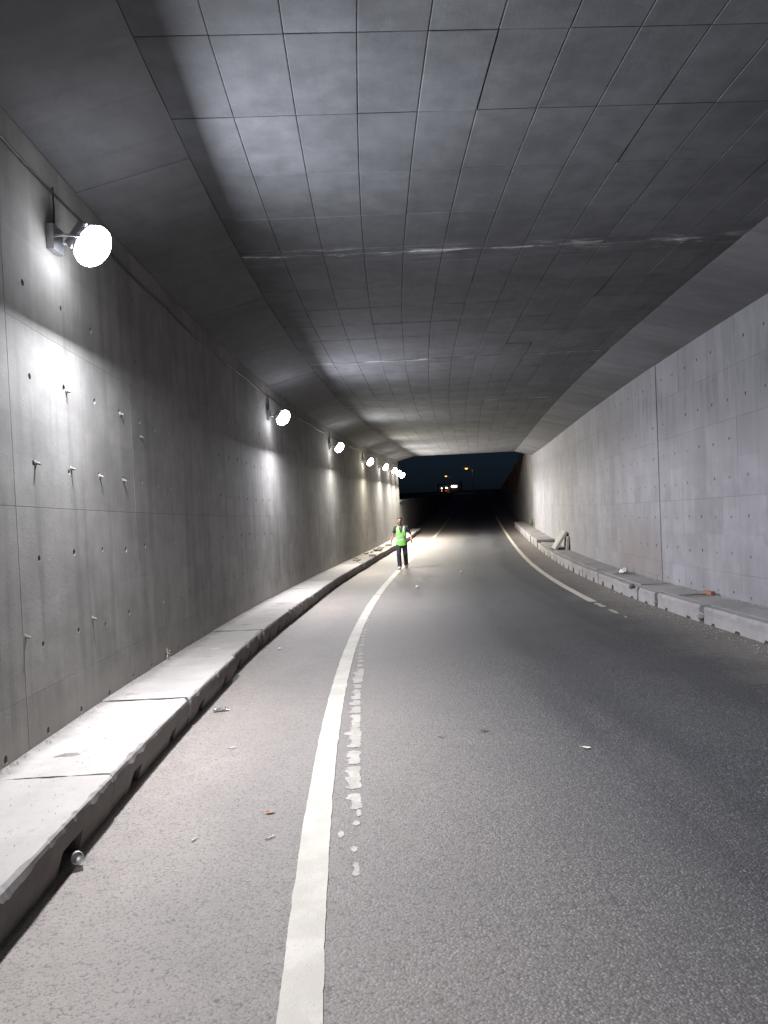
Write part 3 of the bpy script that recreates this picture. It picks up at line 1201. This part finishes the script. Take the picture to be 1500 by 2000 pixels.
s = 78.0
while s < 150:
    strip('wall_bay', s, s + 4.2, RW + 1.6, RW + 1.9, -.2, bh(s), bh(s + 4.2), M_BROWN, bw)
    strip('pier', s + 4.2 - .3, s + 4.2 + .3, RW + 1.35, RW + 1.598, -.2, bh(s + 4.2) + .15, bh(s + 4.2) + .15, M_BROWN, bw)
    s += 4.2


def from_px(px, py, d):
    """world point on the sight line of a spot in the view, at distance d along the camera axis"""
    a, b = px - 750, py - 1000
    u = _c * a - _s * b
    v = _s * a + _c * b
    return Vector((0, 0, 1.7)) + (_f + _r * (u / 1496) - _u * (v / 1496)) * d


M_SODIUM = emis('sodium_lamp', (1.0, .46, .10), 2.6)


def street_lamp(head, arm_dir, label, power=0, gz=1.0):
    base = Vector((head.x - arm_dir * 1.4, head.y, gz))
    r = empty('street_lamp', base)
    tag(r, label, 'street lamp', 'sodium street lamps beyond the exit')
    H = head.z - gz
    mb = MB()
    mb.tube([(0, 0, -.3), (0, 0, .6), (0, 0, H - .2)], [.11, .10, .06], 10)
    mb.build('pole', M_STEEL, r)
    mb = MB()
    mb.tube([(0, 0, H - .25), (arm_dir * .5, 0, H + .05), (arm_dir * 1.15, 0, H + .12)], [.05, .04, .035], 8)
    mb.build('arm', M_STEEL, r)
    mb = MB()
    mb.ell((arm_dir * 1.4, 0, H + .12), (.42, .2, .13), 12, 6)
    mb.build('head', M_HOUSING, r, smooth=True)
    mb = MB()
    mb.ell((arm_dir * 1.42, 0, H + .02), (.36, .24, .20), 12, 6)
    mb.build('lamp_glass', M_SODIUM, r, smooth=True)
    if power:
        ld = bpy.data.lights.new('lamp_light', 'POINT')
        ld.energy = power
        ld.color = (1, .55, .2)
        ld.shadow_soft_size = .3
        lo = bpy.data.objects.new('lamp_light', ld)
        col.objects.link(lo)
        lo.parent = r
        lo.location = (arm_dir * 1.42, 0, H - .35)
    return r


street_lamp(from_px(911, 915, 180), -1, 'amber street lamp, the higher and brighter of the two in the dark', 60)
street_lamp(from_px(871, 930, 250), -1, 'amber street lamp, the lower and fainter one above the distant lights', 60)
q = P(100, RW + .75, 0)
street_lamp(Vector((q.x, q.y, 8.6)), -1, 'amber street lamp whose light falls on the brown wall piers', 7)

# roadside shop with a lit fascia far down the road
c0 = from_px(880, 955, 300)
shop = empty('roadside_shop', (c0.x, c0.y, .98))
tag(shop, 'small dark roadside shop with a white lit fascia far beyond the exit', 'building')
mb = MB()
mb.box(-4.6, 3.6, 0, 6, 0, 3.4)
mb.build('shop_wall', M_BLACK, shop)
mb = MB()
mb.box(-4.8, 3.8, -.9, 6.3, 3.403, 3.55)
mb.build('roof', M_BLACK, shop)
sg = from_px(887, 950, 299.5) - Vector((c0.x, c0.y, .98))
mb = MB()
mb.box(sg.x - 1.1, sg.x + 1.1, -.5, -.35, sg.z - .36, sg.z + .36)
bevel(mb.build('lit_sign', emis('lit_sign_face', (1, .95, .84), 6), shop), .1)
for px_, py_, e in ((863, 954, 10), (872, 953, 14)):
    w = from_px(px_, py_, 299.5) - Vector((c0.x, c0.y, .98))
    mb = MB()
    mb.ell((w.x, -.45, w.z), (.24, .2, .24), 10, 6)
    mb.build('wall_lamp', emis('white_lamp', (1, .96, .95), e), shop, smooth=True)
mb = MB()
mb.box(-1.5, -.4, -.02, .05, 0, 2.2)
mb.build('door', M_BROWN, shop)
mb = MB()
mb.box(4.0, 4.5, -.7, -.1, 0, 4.6)
mb.build('brick_pillar', M_BRICK, shop)

# car seen from behind, far off
c1 = from_px(866, 964, 230)
car = empty('car', (c1.x, c1.y, .99))
tag(car, 'distant dark car with red tail lights lit', 'car')
prof = [(-2.1, .35), (-2.15, .75), (-2.0, .95), (-1.55, 1.02), (-1.15, 1.42), (.3, 1.46), (1.0, 1.02), (1.95, .85), (2.1, .55), (2.05, .32)]
mb = MB()
L = [mb.add((-.84 if z < 1.1 else -.66, y, z)) for y, z in prof]
R = [mb.add((.84 if z < 1.1 else .66, y, z)) for y, z in prof]
for i in range(len(prof)):
    j = (i + 1) % len(prof)
    mb.face(L[i], L[j], R[j], R[i])
mb.face(*L[::-1])
mb.face(*R)
bevel(mb.build('body', plain('dark_car_paint', (.03, .035, .05), .3, .3), car), .05)
mb = MB()
mb.quad(Vector((-.6, -1.56, 1.08)), Vector((.6, -1.56, 1.08)), Vector((.56, -1.24, 1.37)), Vector((-.56, -1.24, 1.37)))
mb.build('rear_window', plain('car_glass', (.02, .02, .025), .1), car)
for x in (-.72, .72):
    for y in (-1.35, 1.3):
        mb = MB()
        mb.tube([(x - .1, y, .32), (x + .1, y, .32)], .32, 14)
        mb.build('wheel', M_BLACK, car)
for x, e in ((-.62, 5), (.62, 2)):
    mb = MB()
    mb.ell((x, -2.14, .78), (.15, .06, .10), 10, 6)
    mb.build('tail_light', emis('tail_lens', (1, .12, .04), e), car, smooth=True)

# ------------------------------------------------------------------ person
def fuse(mb, name, mat, parent, vox=.009, sm=4):
    o = mb.build(name + '_tmp', mat)
    m1 = o.modifiers.new('r', 'REMESH')
    m1.mode = 'VOXEL'
    m1.voxel_size = vox
    m2 = o.modifiers.new('s', 'SMOOTH')
    m2.factor = .5
    m2.iterations = sm
    dg = bpy.context.evaluated_depsgraph_get()
    me = bpy.data.meshes.new_from_object(o.evaluated_get(dg))
    bpy.data.objects.remove(o)
    me.name = name
    me.materials.clear()
    me.materials.append(mat)
    me.polygons.foreach_set('use_smooth', [True] * len(me.polygons))
    r = bpy.data.objects.new(name, me)
    col.objects.link(r)
    if parent is not None:
        r.parent = parent
    return r


# local frame: +x to the picture's right, -y towards the viewer, z up; the figure walks towards -y
hipz = .92
hip = {-1: Vector((-.09, 0, hipz)), 1: Vector((.09, 0, hipz))}
knee = {-1: Vector((-.105, -.13, .50)), 1: Vector((.115, -.02, .50))}
ank = {-1: Vector((-.085, -.20, .10)), 1: Vector((.125, .20, .13))}
sho = {-1: Vector((-.185, .0, 1.42)), 1: Vector((.185, 0, 1.42))}
elb = {-1: Vector((-.285, .03, 1.15)), 1: Vector((.325, .05, 1.17))}
wri = {-1: Vector((-.36, -.05, .905)), 1: Vector((.345, -.13, .98))}
mb = MB()
mb.tube([(0, .0, .86), (0, .0, .95), (0, .005, 1.08), (0, 0, 1.22), (0, 0, 1.36), (0, .005, 1.44)], [.11, .135, .12, .135, .13, .07], 16)
mb.ell((-.07, 0, 1.33), (.11, .10, .12))
mb.ell((.07, 0, 1.33), (.11, .10, .12))
mb.tube([(0, .01, 1.40), (0, -.005, 1.54)], [.058, .055], 12)
# head, slightly turned to the picture's left
HX, HY, HZ = -.03, -.025, 1.635


def headfn(p, q):
    q = q.copy()
    if p.z < 0:
        q.x *= 1 - .28 * (-p.z) ** 1.5
        if p.y < 0:
            q.y *= 1 + .05 * (-p.z)
    if p.y < -.75 and abs(p.x) < .5:
        q.y += .004
    return q


mb.ell((HX, HY, HZ), (.077, .098, .118), 24, 18, headfn)
mb.tube([(HX - .012, HY - .088, HZ + .022), (HX - .014, HY - .112, HZ - .022)], [.009, .016], 8)
mb.ell((HX - .012, HY - .09, HZ - .085), (.032, .026, .024), 10, 7)
mb.tube([(HX - .055, HY - .078, HZ + .035), (HX - .012, HY - .094, HZ + .032), (HX + .035, HY - .08, HZ + .035)], .011, 8)
for sx in (-1, 1):
    mb.ell((HX + sx * .079, HY + .012, HZ - .005), (.012, .022, .034), 8, 7)
for k_ in (-1, 1):
    mb.tube([hip[k_] + Vector((0, 0, .03)), (hip[k_] + knee[k_]) / 2, knee[k_], (knee[k_] * .6 + ank[k_] * .4) + Vector((0, .015, 0)), ank[k_]], [.088, .075, .052, .05, .036], 12)
    mb.tube([ank[k_], ank[k_] + Vector((0, -.14, -.06))], [.037, .03], 8)
    mb.tube([sho[k_] - Vector((k_ * .05, 0, 0)), sho[k_], (sho[k_] + elb[k_]) / 2, elb[k_], elb[k_] * .65 + wri[k_] * .35, wri[k_]], [.058, .056, .047, .038, .04, .027], 12)
    # hand: palm, four fingers and a thumb, slightly curled
    w = wri[k_]
    d = (wri[k_] - elb[k_]).normalized()
    side = Vector((0, -1, 0)) - d * Vector((0, -1, 0)).dot(d)
    side.normalize()
    inw = d.cross(side) * (1 if d.cross(side).x * k_ < 0 else -1)
    mb.tube([w, w + d * .045, w + d * .085], [.026, .034, .030], 10)
    for fi, (o_, ln) in enumerate(((-.030, .066), (-.010, .078), (.011, .073), (.030, .056))):
        b0 = w + d * .075 + side * -o_
        b1 = b0 + d * ln * .5 + inw * .008
        b2 = b1 + d * ln * .42 + inw * .026
        mb.tube([b0, b1, b2], [.0105, .0098, .008], 7)
    t0 = w + d * .025 + side * .022
    t1 = t0 + d * .032 + side * .028 + inw * .008
    t2 = t1 + d * .034 + side * .006 + inw * .012
    mb.tube([t0, t1, t2], [.013, .0115, .009], 7)
person = fuse(mb, 'person', M_SKIN, None, .0085, 3)
# clothing and hair
mb = MB()
mb.ell((HX, HY + .012, HZ + .028), (.084, .098, .108), 20, 14)
hair = mb.build('hair', M_HAIR, person, smooth=True)
bm = bmesh.new()
bm.from_mesh(hair.data)
bmesh.ops.remove_doubles(bm, verts=bm.verts, dist=1e-4)
kill = [v for v in bm.verts if (v.co.y < HY - .045 and v.co.z < HZ + .068) or (v.co.y < HY + .02 and v.co.z < HZ + .03) or v.co.z < HZ - .05]
bmesh.ops.delete(bm, geom=kill, context='VERTS')
bm.to_mesh(hair.data)
bm.free()
mb = MB()
mb.ell((HX - .008, HY - .028, HZ - .072), (.066, .078, .052), 18, 10)
beard = mb.build('beard', M_HAIR, person, smooth=True)
bm = bmesh.new()
bm.from_mesh(beard.data)
bmesh.ops.remove_doubles(bm, verts=bm.verts, dist=1e-4)
kill = [v for v in bm.verts if v.co.z > HZ - .042 or v.co.y > HY + .02]
bmesh.ops.delete(bm, geom=kill, context='VERTS')
bm.to_mesh(beard.data)
bm.free()
mb = MB()
mb.tube([(HX - .045, HY - .092, HZ - .046), (HX - .012, HY - .108, HZ - .040), (HX + .022, HY - .094, HZ - .046)], .008, 6)
mb.build('moustache', M_HAIR, person)
for sx in (-.043, .021):
    mb = MB()
    mb.tube([(HX + sx - .018, HY - .088, HZ + .044), (HX + sx + .018, HY - .090, HZ + .046)], .006, 6)
    mb.build('eyebrow', M_HAIR, person)
    mb = MB()
    mb.ell((HX + sx, HY - .086, HZ + .020), (.013, .010, .008), 8, 6)
    mb.build('eye', M_HAIR, person)
mb = MB()
mb.tube([(0, 0, .88), (0, 0, 1.0), (0, 0, 1.12), (0, 0, 1.25), (0, 0, 1.36), (0, .005, 1.43)], [.13, .145, .14, .15, .145, .085], 18)
mb.ell((-.08, 0, 1.33), (.125, .115, .125))
mb.ell((.08, 0, 1.33), (.125, .115, .125))
for k_ in (-1, 1):
    mb.tube([sho[k_] - Vector((k_ * .06, 0, 0)), sho[k_], sho[k_] * .35 + elb[k_] * .65 + Vector((k_ * .006, 0, 0))], [.068, .071, .066], 12)
fuse(mb, 't_shirt', M_TSHIRT, person, .012, 4)
mb = MB()
mb.tube([(0, 0, .80), (0, 0, .90), (0, 0, .99)], [.135, .148, .14], 16)
for k_ in (-1, 1):
    dn = (ank[k_] - knee[k_])
    mb.tube([hip[k_] + Vector((k_ * .004, 0, .02)), hip[k_] * .5 + knee[k_] * .5, knee[k_], knee[k_] + dn * .5 + Vector((0, .015, 0)), ank[k_] + Vector((0, .01, -.035))], [.102, .094, .080, .076, .074], 14)
fuse(mb, 'trousers', M_TROUSER, person, .012, 4)
for k_ in (-1, 1):
    a = ank[k_]
    rx = math.radians(8 if k_ < 0 else -22)
    sh = MB()

    def shoefn(p, q):
        q = q.copy()
        if p.z < -.3:
            q.z = -.045
        if p.y < -.2:
            q.z *= .72 + .1 * p.y
        q.x *= 1 - .15 * max(0, p.y)
        return q
    sh.ell((0, -.055, .048), (.050, .142, .062), 16, 10, shoefn)
    so = sh.build('shoe', M_SHOE, person, smooth=True)
    so.location = (a.x, a.y, a.z - .10 + (.0 if k_ < 0 else .0))
    so.rotation_euler = (rx * .0, 0, math.radians(-10 * -k_))
    sl = MB()
    for z0, z1 in ((-.004, .018),):
        ring = [(.052 * math.cos(t) * (1 - .12 * math.sin(t)), -.055 + .147 * math.sin(t)) for t in [2 * math.pi * q / 18 for q in range(18)]]
        b_ = [sl.add((x, y, z0)) for x, y in ring]
        t_ = [sl.add((x, y, z1)) for x, y in ring]
        for q in range(18):
            sl.face(b_[q], b_[(q + 1) % 18], t_[(q + 1) % 18], t_[q])
        sl.face(*b_[::-1])
        sl.face(*t_)
    sl.build('sole', M_SOLE, so)


def torso(z):
    """half width and half depth of the vest at height z"""
    pts = [(.80, .192, .150), (.90, .186, .160), (1.0, .176, .156), (1.1, .172, .154), (1.2, .180, .160), (1.3, .184, .162), (1.38, .176, .150), (1.44, .150, .120), (1.475, .112, .085)]
    for (a, wa, da), (b, wb, db) in zip(pts, pts[1:]):
        if z <= b:
            t = max(0, (z - a) / (b - a))
            return wa + (wb - wa) * t, da + (db - da) * t
    return pts[-1][1:]


def tpt(z, a, e=0.0):
    w, d = torso(z)
    ca, sa = math.cos(a), math.sin(a)
    n = 2.5
    r = (abs(ca) ** n + abs(sa) ** n) ** (-1 / n)
    fold = .006 * math.sin(a * 7 + z * 9) * max(0, 1.2 - z) * 2
    return Vector(((w + e + fold) * r * ca, (d + e + fold) * r * sa, z))


mb = MB()
NA = 56
zs = [.815 + .66 * i / 26 for i in range(27)]
rows = []
for z in zs:
    rows.append([mb.add(tpt(z + (.02 * math.cos(2 * math.pi * j / NA * 2) if z < .82 else 0), 2 * math.pi * j / NA)) for j in range(NA)])
for i in range(len(zs) - 1):
    for j in range(NA):
        a = 2 * math.pi * (j + .5) / NA
        p = tpt((zs[i] + zs[i + 1]) / 2, a)
        if math.sin(a) < 0 and abs(p.x - .0) < max(0, (p.z - 1.19)) * .34 + (.008 if p.z < .90 else 0):
            continue                       # V neck
        if p.z > 1.17 and p.z < 1.41 and abs(p.y) < .075 * math.sin((p.z - 1.17) / .24 * math.pi) + .01:
            continue                       # arm holes
        mb.face(rows[i][j], rows[i][(j + 1) % NA], rows[i + 1][(j + 1) % NA], rows[i + 1][j])
vest = mb.build('safety_vest', M_VEST, person, smooth=True)


def vest_band(z0, z1, a0, a1):
    mb = MB()
    n = 40
    r0 = [mb.add(tpt(z0, a0 + (a1 - a0) * j / n, .005)) for j in range(n + 1)]
    r1 = [mb.add(tpt(z1, a0 + (a1 - a0) * j / n, .005)) for j in range(n + 1)]
    for j in range(n):
        mb.face(r0[j], r0[j + 1], r1[j + 1], r1[j])
    return mb.build('reflective_strip', M_STRIP, vest, smooth=True)


vest_band(.955, 1.0, 0, 2 * math.pi)
vest_band(1.09, 1.135, 0, 2 * math.pi)
for sx in (-1, 1):
    mb = MB()
    prev = None
    for i in range(14):
        z = 1.135 + .32 * i / 13
        w, d = torso(z)
        x = sx * (.115 - .03 * i / 13)
        y = -(d + .006) * (1 - (abs(x) / (w + .004)) ** 2.5) ** (1 / 2.5) if abs(x) < w else 0
        cur = (mb.add((x - .019, y, z)), mb.add((x + .019, y, z)))
        if prev:
            mb.face(prev[0], prev[1], cur[1], cur[0])
        prev = cur
    mb.build('reflective_strip', M_STRIP, vest)
# stand the figure on the road, facing the viewer
pp = P(26.3, -.10, .004)
person.location = (pp.x, pp.y, pp.z)
person.rotation_euler = (0, 0, math.radians(-3))
tag(person, 'person in a green safety vest and dark trousers walking along the edge line', 'person')

# ------------------------------------------------------------------ litter and small things
def put(o, s, off, z=0.0, yaw=0.0, extra=None):
    m = frame_at(s, off, z, yaw)
    if extra is not None:
        m = m @ extra
    o.matrix_world = m
    return o


# tin can lying in the drain notch of the kerb
mb = MB()
n = 20
prof = [(.0, -.0), (.028, .0), (.033, .004), (.033, .062), (.031, .066), (.0285, .0665), (.0285, .015), (.0, .015)]
rings = [[mb.add((r * math.cos(2 * math.pi * j / n), r * math.sin(2 * math.pi * j / n), z)) for j in range(n)] for r, z in prof]
for a, b in zip(rings, rings[1:]):
    for j in range(n):
        mb.face(a[j], a[(j + 1) % n], b[(j + 1) % n], b[j])
o = fix_normals(mb.build('tin_can', M_CAN, smooth=True))
put(o, 4.08, LK + .012, .040, math.radians(25), Matrix.Rotation(math.radians(72), 4, 'X'))
tag(o, 'open tin can lying in a drain notch at the kerb foot', 'can')

# crushed foil wrapper
mb = MB()
rows = []
for i in range(11):
    rows.append([mb.add((-.075 + .15 * i / 10, -.035 + .07 * j / 6, .008 + .018 * abs(nz(i * .9, j * .9, 3)) + .012 * (1 - abs(i / 5 - 1)))) for j in range(7)])
for a, b in zip(rows, rows[1:]):
    for j in range(6):
        mb.face(a[j], b[j], b[j + 1], a[j + 1])
o = mb.build('foil_wrapper', M_FOIL)
sm = o.modifiers.new('t', 'SOLIDIFY')
sm.thickness = .004
put(o, 7.36, -1.26, .004, .3)
tag(o, 'crumpled silver foil wrapper on the road at the kerb', 'litter')

# cigarette ends
for i, (s, off, yaw, lab) in enumerate(((6.08, -.92, .1, 'white cigarette end lying alone midway between kerb and edge line'),
                                        (4.30, -.84, 1.0, 'short white cigarette end on dusty asphalt below the tin can'),
                                        (4.26, -.41, .7, 'white cigarette end beside the wide edge line near the orange leaf'))):
    ln = (.045, .026, .05)[i]
    r = empty('cigarette_end')
    mb = MB()
    mb.tube([(-ln / 2, 0, 0), (ln * .1, 0, 0), (ln / 2, 0, .001)], [.0045, .0045, .0035], 8)
    mb.build('paper', M_BUTT, r)
    mb = MB()
    mb.tube([(-ln / 2 - .014, 0, 0), (-ln / 2 + .0005, 0, 0)], .0047, 8)
    mb.build('filter', M_BUTT if i == 1 else M_ORANGE, r)
    put(r, s, off, .009, yaw)
    tag(r, lab, 'cigarette', 'cigarette ends on the road')


def leaf(s, off, ln, wd, mat, yaw, lab, curl=.25):
    r = empty('fallen_leaf')
    mb = MB()
    rows = []
    for i in range(9):
        t = i / 8
        w = wd / 2 * math.sin(math.pi * t) ** .7 * (1 + .15 * math.sin(t * 25))
        z = .004 + curl * ln * (t - .5) ** 2 + .002 * math.sin(t * 9)
        rows.append([mb.add((ln * (t - .5), -w, z + curl * w)), mb.add((ln * (t - .5), 0, z)), mb.add((ln * (t - .5), w, z + curl * w * 1.3))])
    for a, b in zip(rows, rows[1:]):
        mb.face(a[0], b[0], b[1], a[1])
        mb.face(a[1], b[1], b[2], a[2])
    mb.build('blade', mat, r)
    mb = MB()
    mb.tube([(-ln * .5, 0, .006 + curl * ln * .25), (-ln * .7, .004, .004)], .0012, 5)
    mb.build('stalk', mat, r)
    put(r, s, off, .004, yaw)
    return tag(r, lab, 'leaf')


leaf(4.64, -.46, .065, .042, M_LEAFDRY, .2, 'orange brown dry leaf on the asphalt beside the edge line')
leaf(6.20, 1.11, .10, .035, M_LEAFDARK, .4, 'dark curled leaf, the larger one in the open lane')
leaf(6.08, .74, .07, .022, M_LEAFDARK, -.1, 'small dark leaf in the lane close to the worn old line')
leaf(5.58, 1.77, .07, .03, M_STRAW, -.5, 'pale dry leaf lying out in the open lane')
leaf(15.8, 2.6, .09, .05, M_LEAFDARK, .8, 'dark leaf far out in the lane toward the stained wall')


def scrap(name, s, off, size, mat, lab, cat, z=.004, seed=0, flat=.6):
    mb = MB()
    mb.ell((0, 0, size[2] * .8), size, 12, 8, lambda p, q: q * (1 + .55 * nz(p.x * 1.8 + seed, p.y * 1.8, p.z * 1.8)))
    o = mb.build(name, mat)
    put(o, s, off, z, seed)
    return tag(o, lab, cat)


scrap('paper_scrap', 10.9, -1.19, (.03, .022, .012), M_BAG, 'scrap of white paper on the road below the broken kerb corner', 'litter', seed=1.3)
scrap('paper_scrap', 19.6, .73, (.055, .045, .032), M_BAG, 'crumpled white paper ball in the lane in front of the person', 'litter', seed=2.1)
scrap('paper_scrap', 24.0, 1.9, (.035, .03, .02), M_BAG, 'white scrap in the lane at the end of the shadow of the person', 'litter', seed=3.7)
scrap('plastic_bag', 18.7, 5.72, (.13, .10, .06), M_BAG, 'white plastic bag lying on the slabs at the foot of the stained wall', 'litter', HP + .01, seed=4.4)
scrap('dark_stone', 15.3, 5.06, (.06, .055, .045), M_DARKSTONE, 'dark stone on the dusty kerb at the narrowest gap', 'stone', HP - .02, seed=5.5)
scrap('concrete_lump', 14.1, 5.20, (.05, .07, .05), M_DARKSTONE, 'dark broken lump in a kerb gap between two stones', 'stone', .05, seed=6.6)
scrap('concrete_lump', 11.95, 5.20, (.06, .07, .05), M_RUBBLE, 'pale grey broken lump filling the wide gap in the kerb', 'stone', .06, seed=7.6)

# brick and stick on the far slabs
mb = MB()
mb.box(-.055, .055, -.10, .10, 0, .065)
o = mb.build('broken_brick', M_BRICK)
bevel(o, .008)
put(o, 13.32, 5.83, HP + .012, .5)
tag(o, 'orange broken brick on the pavement at the end of the stick', 'brick')


def stick(name, pts, r, mat, s, off, z, lab, cat, yaw=0):
    mb = MB()
    mb.tube(pts, r, 7)
    o = mb.build(name, mat)
    put(o, s, off, z, yaw)
    return tag(o, lab, cat)


stick('wooden_stick', [(0, 0, 0), (-.12, .02, .006), (-.30, -.01, .004), (-.46, .03, 0)], [.012, .011, .010, .007], M_DARKSTONE, 13.3, 5.78, HP + .02, 'dark stick lying across the slabs beside the orange brick', 'stick')
stick('wooden_stick', [(0, 0, 0), (-.2, .03, .01), (-.36, .0, 0)], [.008, .008, .006], M_DARKSTONE, 18.5, 5.80, HP + .02, 'thin dark stick lying across the slabs beside the white bag', 'stick')
stick('bent_wire', [(0, 0, .0), (.10, .45, .02), (-.12, .15, .03), (-.22, .95, .015), (-.10, 1.25, .01)], .012, M_RUST, 26.6, -1.75, HP + .02, 'bent dark wire lying on the pavement behind the walking person', 'wire')
stick('steel_bar', [(0, 0, .0), (.12, .8, .03), (.22, 1.5, .10)], .016, M_RUST, 32.0, -1.95, HP + .02, 'rusty steel bar lying among rubble on the far pavement', 'bar')
stick('steel_bar', [(0, 0, .06), (-.10, .9, .02), (-.05, 1.7, .02)], .014, M_RUST, 34.2, -1.65, HP + .02, 'long thin rusty bar beyond the rubble on the far pavement', 'bar')

# rubble on the lamp-side pavement, part way along
random.seed(5)
rl = ['flat rubble chunk at the kerb edge of the far pavement', 'squarish rubble chunk against the lamp wall', 'pale rubble chunk between the two rusty bars', 'small rubble chunk in front of the first rusty bar',
      'broad rubble chunk under the end of a rusty bar', 'dark sided rubble chunk in the middle of the rubble', 'last rubble chunk before the clean pavement']
for i, (s, off, sz) in enumerate(((29.6, -1.55, .13), (31.0, -2.0, .11), (32.6, -1.7, .15), (31.6, -1.85, .08), (33.6, -1.8, .14), (34.8, -1.9, .12), (36.4, -1.7, .14))):
    mb = MB()
    c8 = []
    for zz in (0, .6):
        for x, y in ((-1, -1), (1, -1), (1, 1), (-1, 1)):
            c8.append(Vector((x * sz * random.uniform(.6, 1.1), y * sz * random.uniform(.6, 1.2), zz * sz * random.uniform(.7, 1.3))))
    mb.hexa(c8)
    o = mb.build('rubble_chunk', M_RUBBLE)
    bevel(o, .01, 1)
    put(o, s, off, HP + .004, random.uniform(0, 3))
    tag(o, rl[i], 'rubble', 'rubble on the lamp-side pavement')

# dry weed at the foot of the lamp wall, green plant at the exit
w = empty('dry_weed', P(8.85, LW + .03, HP))
mb = MB()
mb.tube([(0, 0, 0), (.01, .01, .07), (.006, .0, .15)], [.006, .005, .003], 6)
mb.tube([(.008, .01, .075), (.05, -.05, .095)], [.004, .002], 5)
mb.tube([(.008, .01, .085), (.01, .07, .085)], [.004, .002], 5)
mb.build('stem', M_STRAW, w)
mb = MB()
for i in range(16):
    a = random.uniform(0, 6.28)
    z = random.uniform(.02, .13)
    c = Vector((.02 * math.cos(a) + .01, .03 * math.sin(a), z))
    d = Vector((math.cos(a), math.sin(a), .4)) * random.uniform(.015, .035)
    e = Vector((-math.sin(a), math.cos(a), .2)) * .006
    mb.quad(c, c + d * .5 + e, c + d, c + d * .5 - e)
mb.build('leaves', M_STRAW, w)
tag(w, 'small dry weed sprouting where the lamp wall meets the pavement', 'weed')

pl_ = empty('green_plant', P(47.2, RW - .16, r_h(47)))
random.seed(21)
mbs, mbl = MB(), MB()
for i in range(9):
    a = random.uniform(0, 6.28)
    hgt = random.uniform(.28, .62)
    sp = random.uniform(.05, .20)
    p0 = Vector((0, 0, 0))
    p1 = Vector((sp * .4 * math.cos(a), sp * .4 * math.sin(a), hgt * .55))
    p2 = Vector((sp * math.cos(a), sp * math.sin(a), hgt))
    mbs.tube([p0, p1, p2], [.008, .006, .003], 5)
    for q in range(9):
        t = random.uniform(.35, 1.0)
        c = p0.lerp(p1, t * 2) if t < .5 else p1.lerp(p2, t * 2 - 1)
        b = random.uniform(0, 6.28)
        d = Vector((math.cos(b), math.sin(b), random.uniform(-.3, .6))).normalized() * random.uniform(.07, .13)
        e = d.cross(Vector((0, 0, 1))).normalized() * d.length * .32
        up = Vector((0, 0, .012))
        n_ = [mbl.add(x) for x in (c, c + d * .45 + e + up, c + d, c + d * .45 - e + up, c + d * .5 - up)]
        mbl.face(n_[0], n_[1], n_[4])
        mbl.face(n_[1], n_[2], n_[4])
        mbl.face(n_[2], n_[3], n_[4])
        mbl.face(n_[3], n_[0], n_[4])
mbs.build('stems', M_STEM, pl_)
mbl.build('leaves', M_PLANT, pl_)
tag(pl_, 'leafy green plant growing at the foot of the wall by the exit', 'plant')

# grit: tiny stones on the pavements and along the kerbs
random.seed(8)
mb = MB()


def grain(s, off, z, r):
    c = P(s, off, z)
    v = []
    for d in ((1, 0, 0), (-.5, .87, 0), (-.5, -.87, 0), (.1, .1, 1.1)):
        v.append(mb.add(c + Vector(d) * r * random.uniform(.7, 1.3), (off, s)))
    mb.face(v[0], v[1], v[3])
    mb.face(v[1], v[2], v[3])
    mb.face(v[2], v[0], v[3])


for i in range(2600):
    s = 3 + 15 * random.random() ** 1.6
    m_ = random.random()
    if m_ < .45:
        off = LW + .02 + abs(random.gauss(0, .035))
        z = HP + .003
        r = random.uniform(.002, .009)
    elif m_ < .6:
        off = random.uniform(LW + .03, LK - .05)
        z = HP + .004
        r = random.uniform(.0015, .005)
    elif m_ < .85:
        off = LK + .03 + abs(random.gauss(0, .10))
        z = .002
        s = 4.5 + 12 * random.random()
        r = random.uniform(.0012, .0045)
    else:
        off = random.uniform(-1.2, 3.5)
        z = .003
        r = random.uniform(.0012, .0035)
    grain(s, off, z, r)
for i in range(1500):
    s = random.uniform(8, 24)
    if random.random() < .5:
        grain(s, RW - .03 - abs(random.gauss(0, .05)), HP + .004, random.uniform(.004, .016))
    else:
        grain(s, RK - .03 - abs(random.gauss(0, .2)), .002, random.uniform(.003, .012))
tag(mb.build('grit', M_RUBBLE), 'loose grit and small stones along kerbs and wall feet', 'grit', kind='stuff')
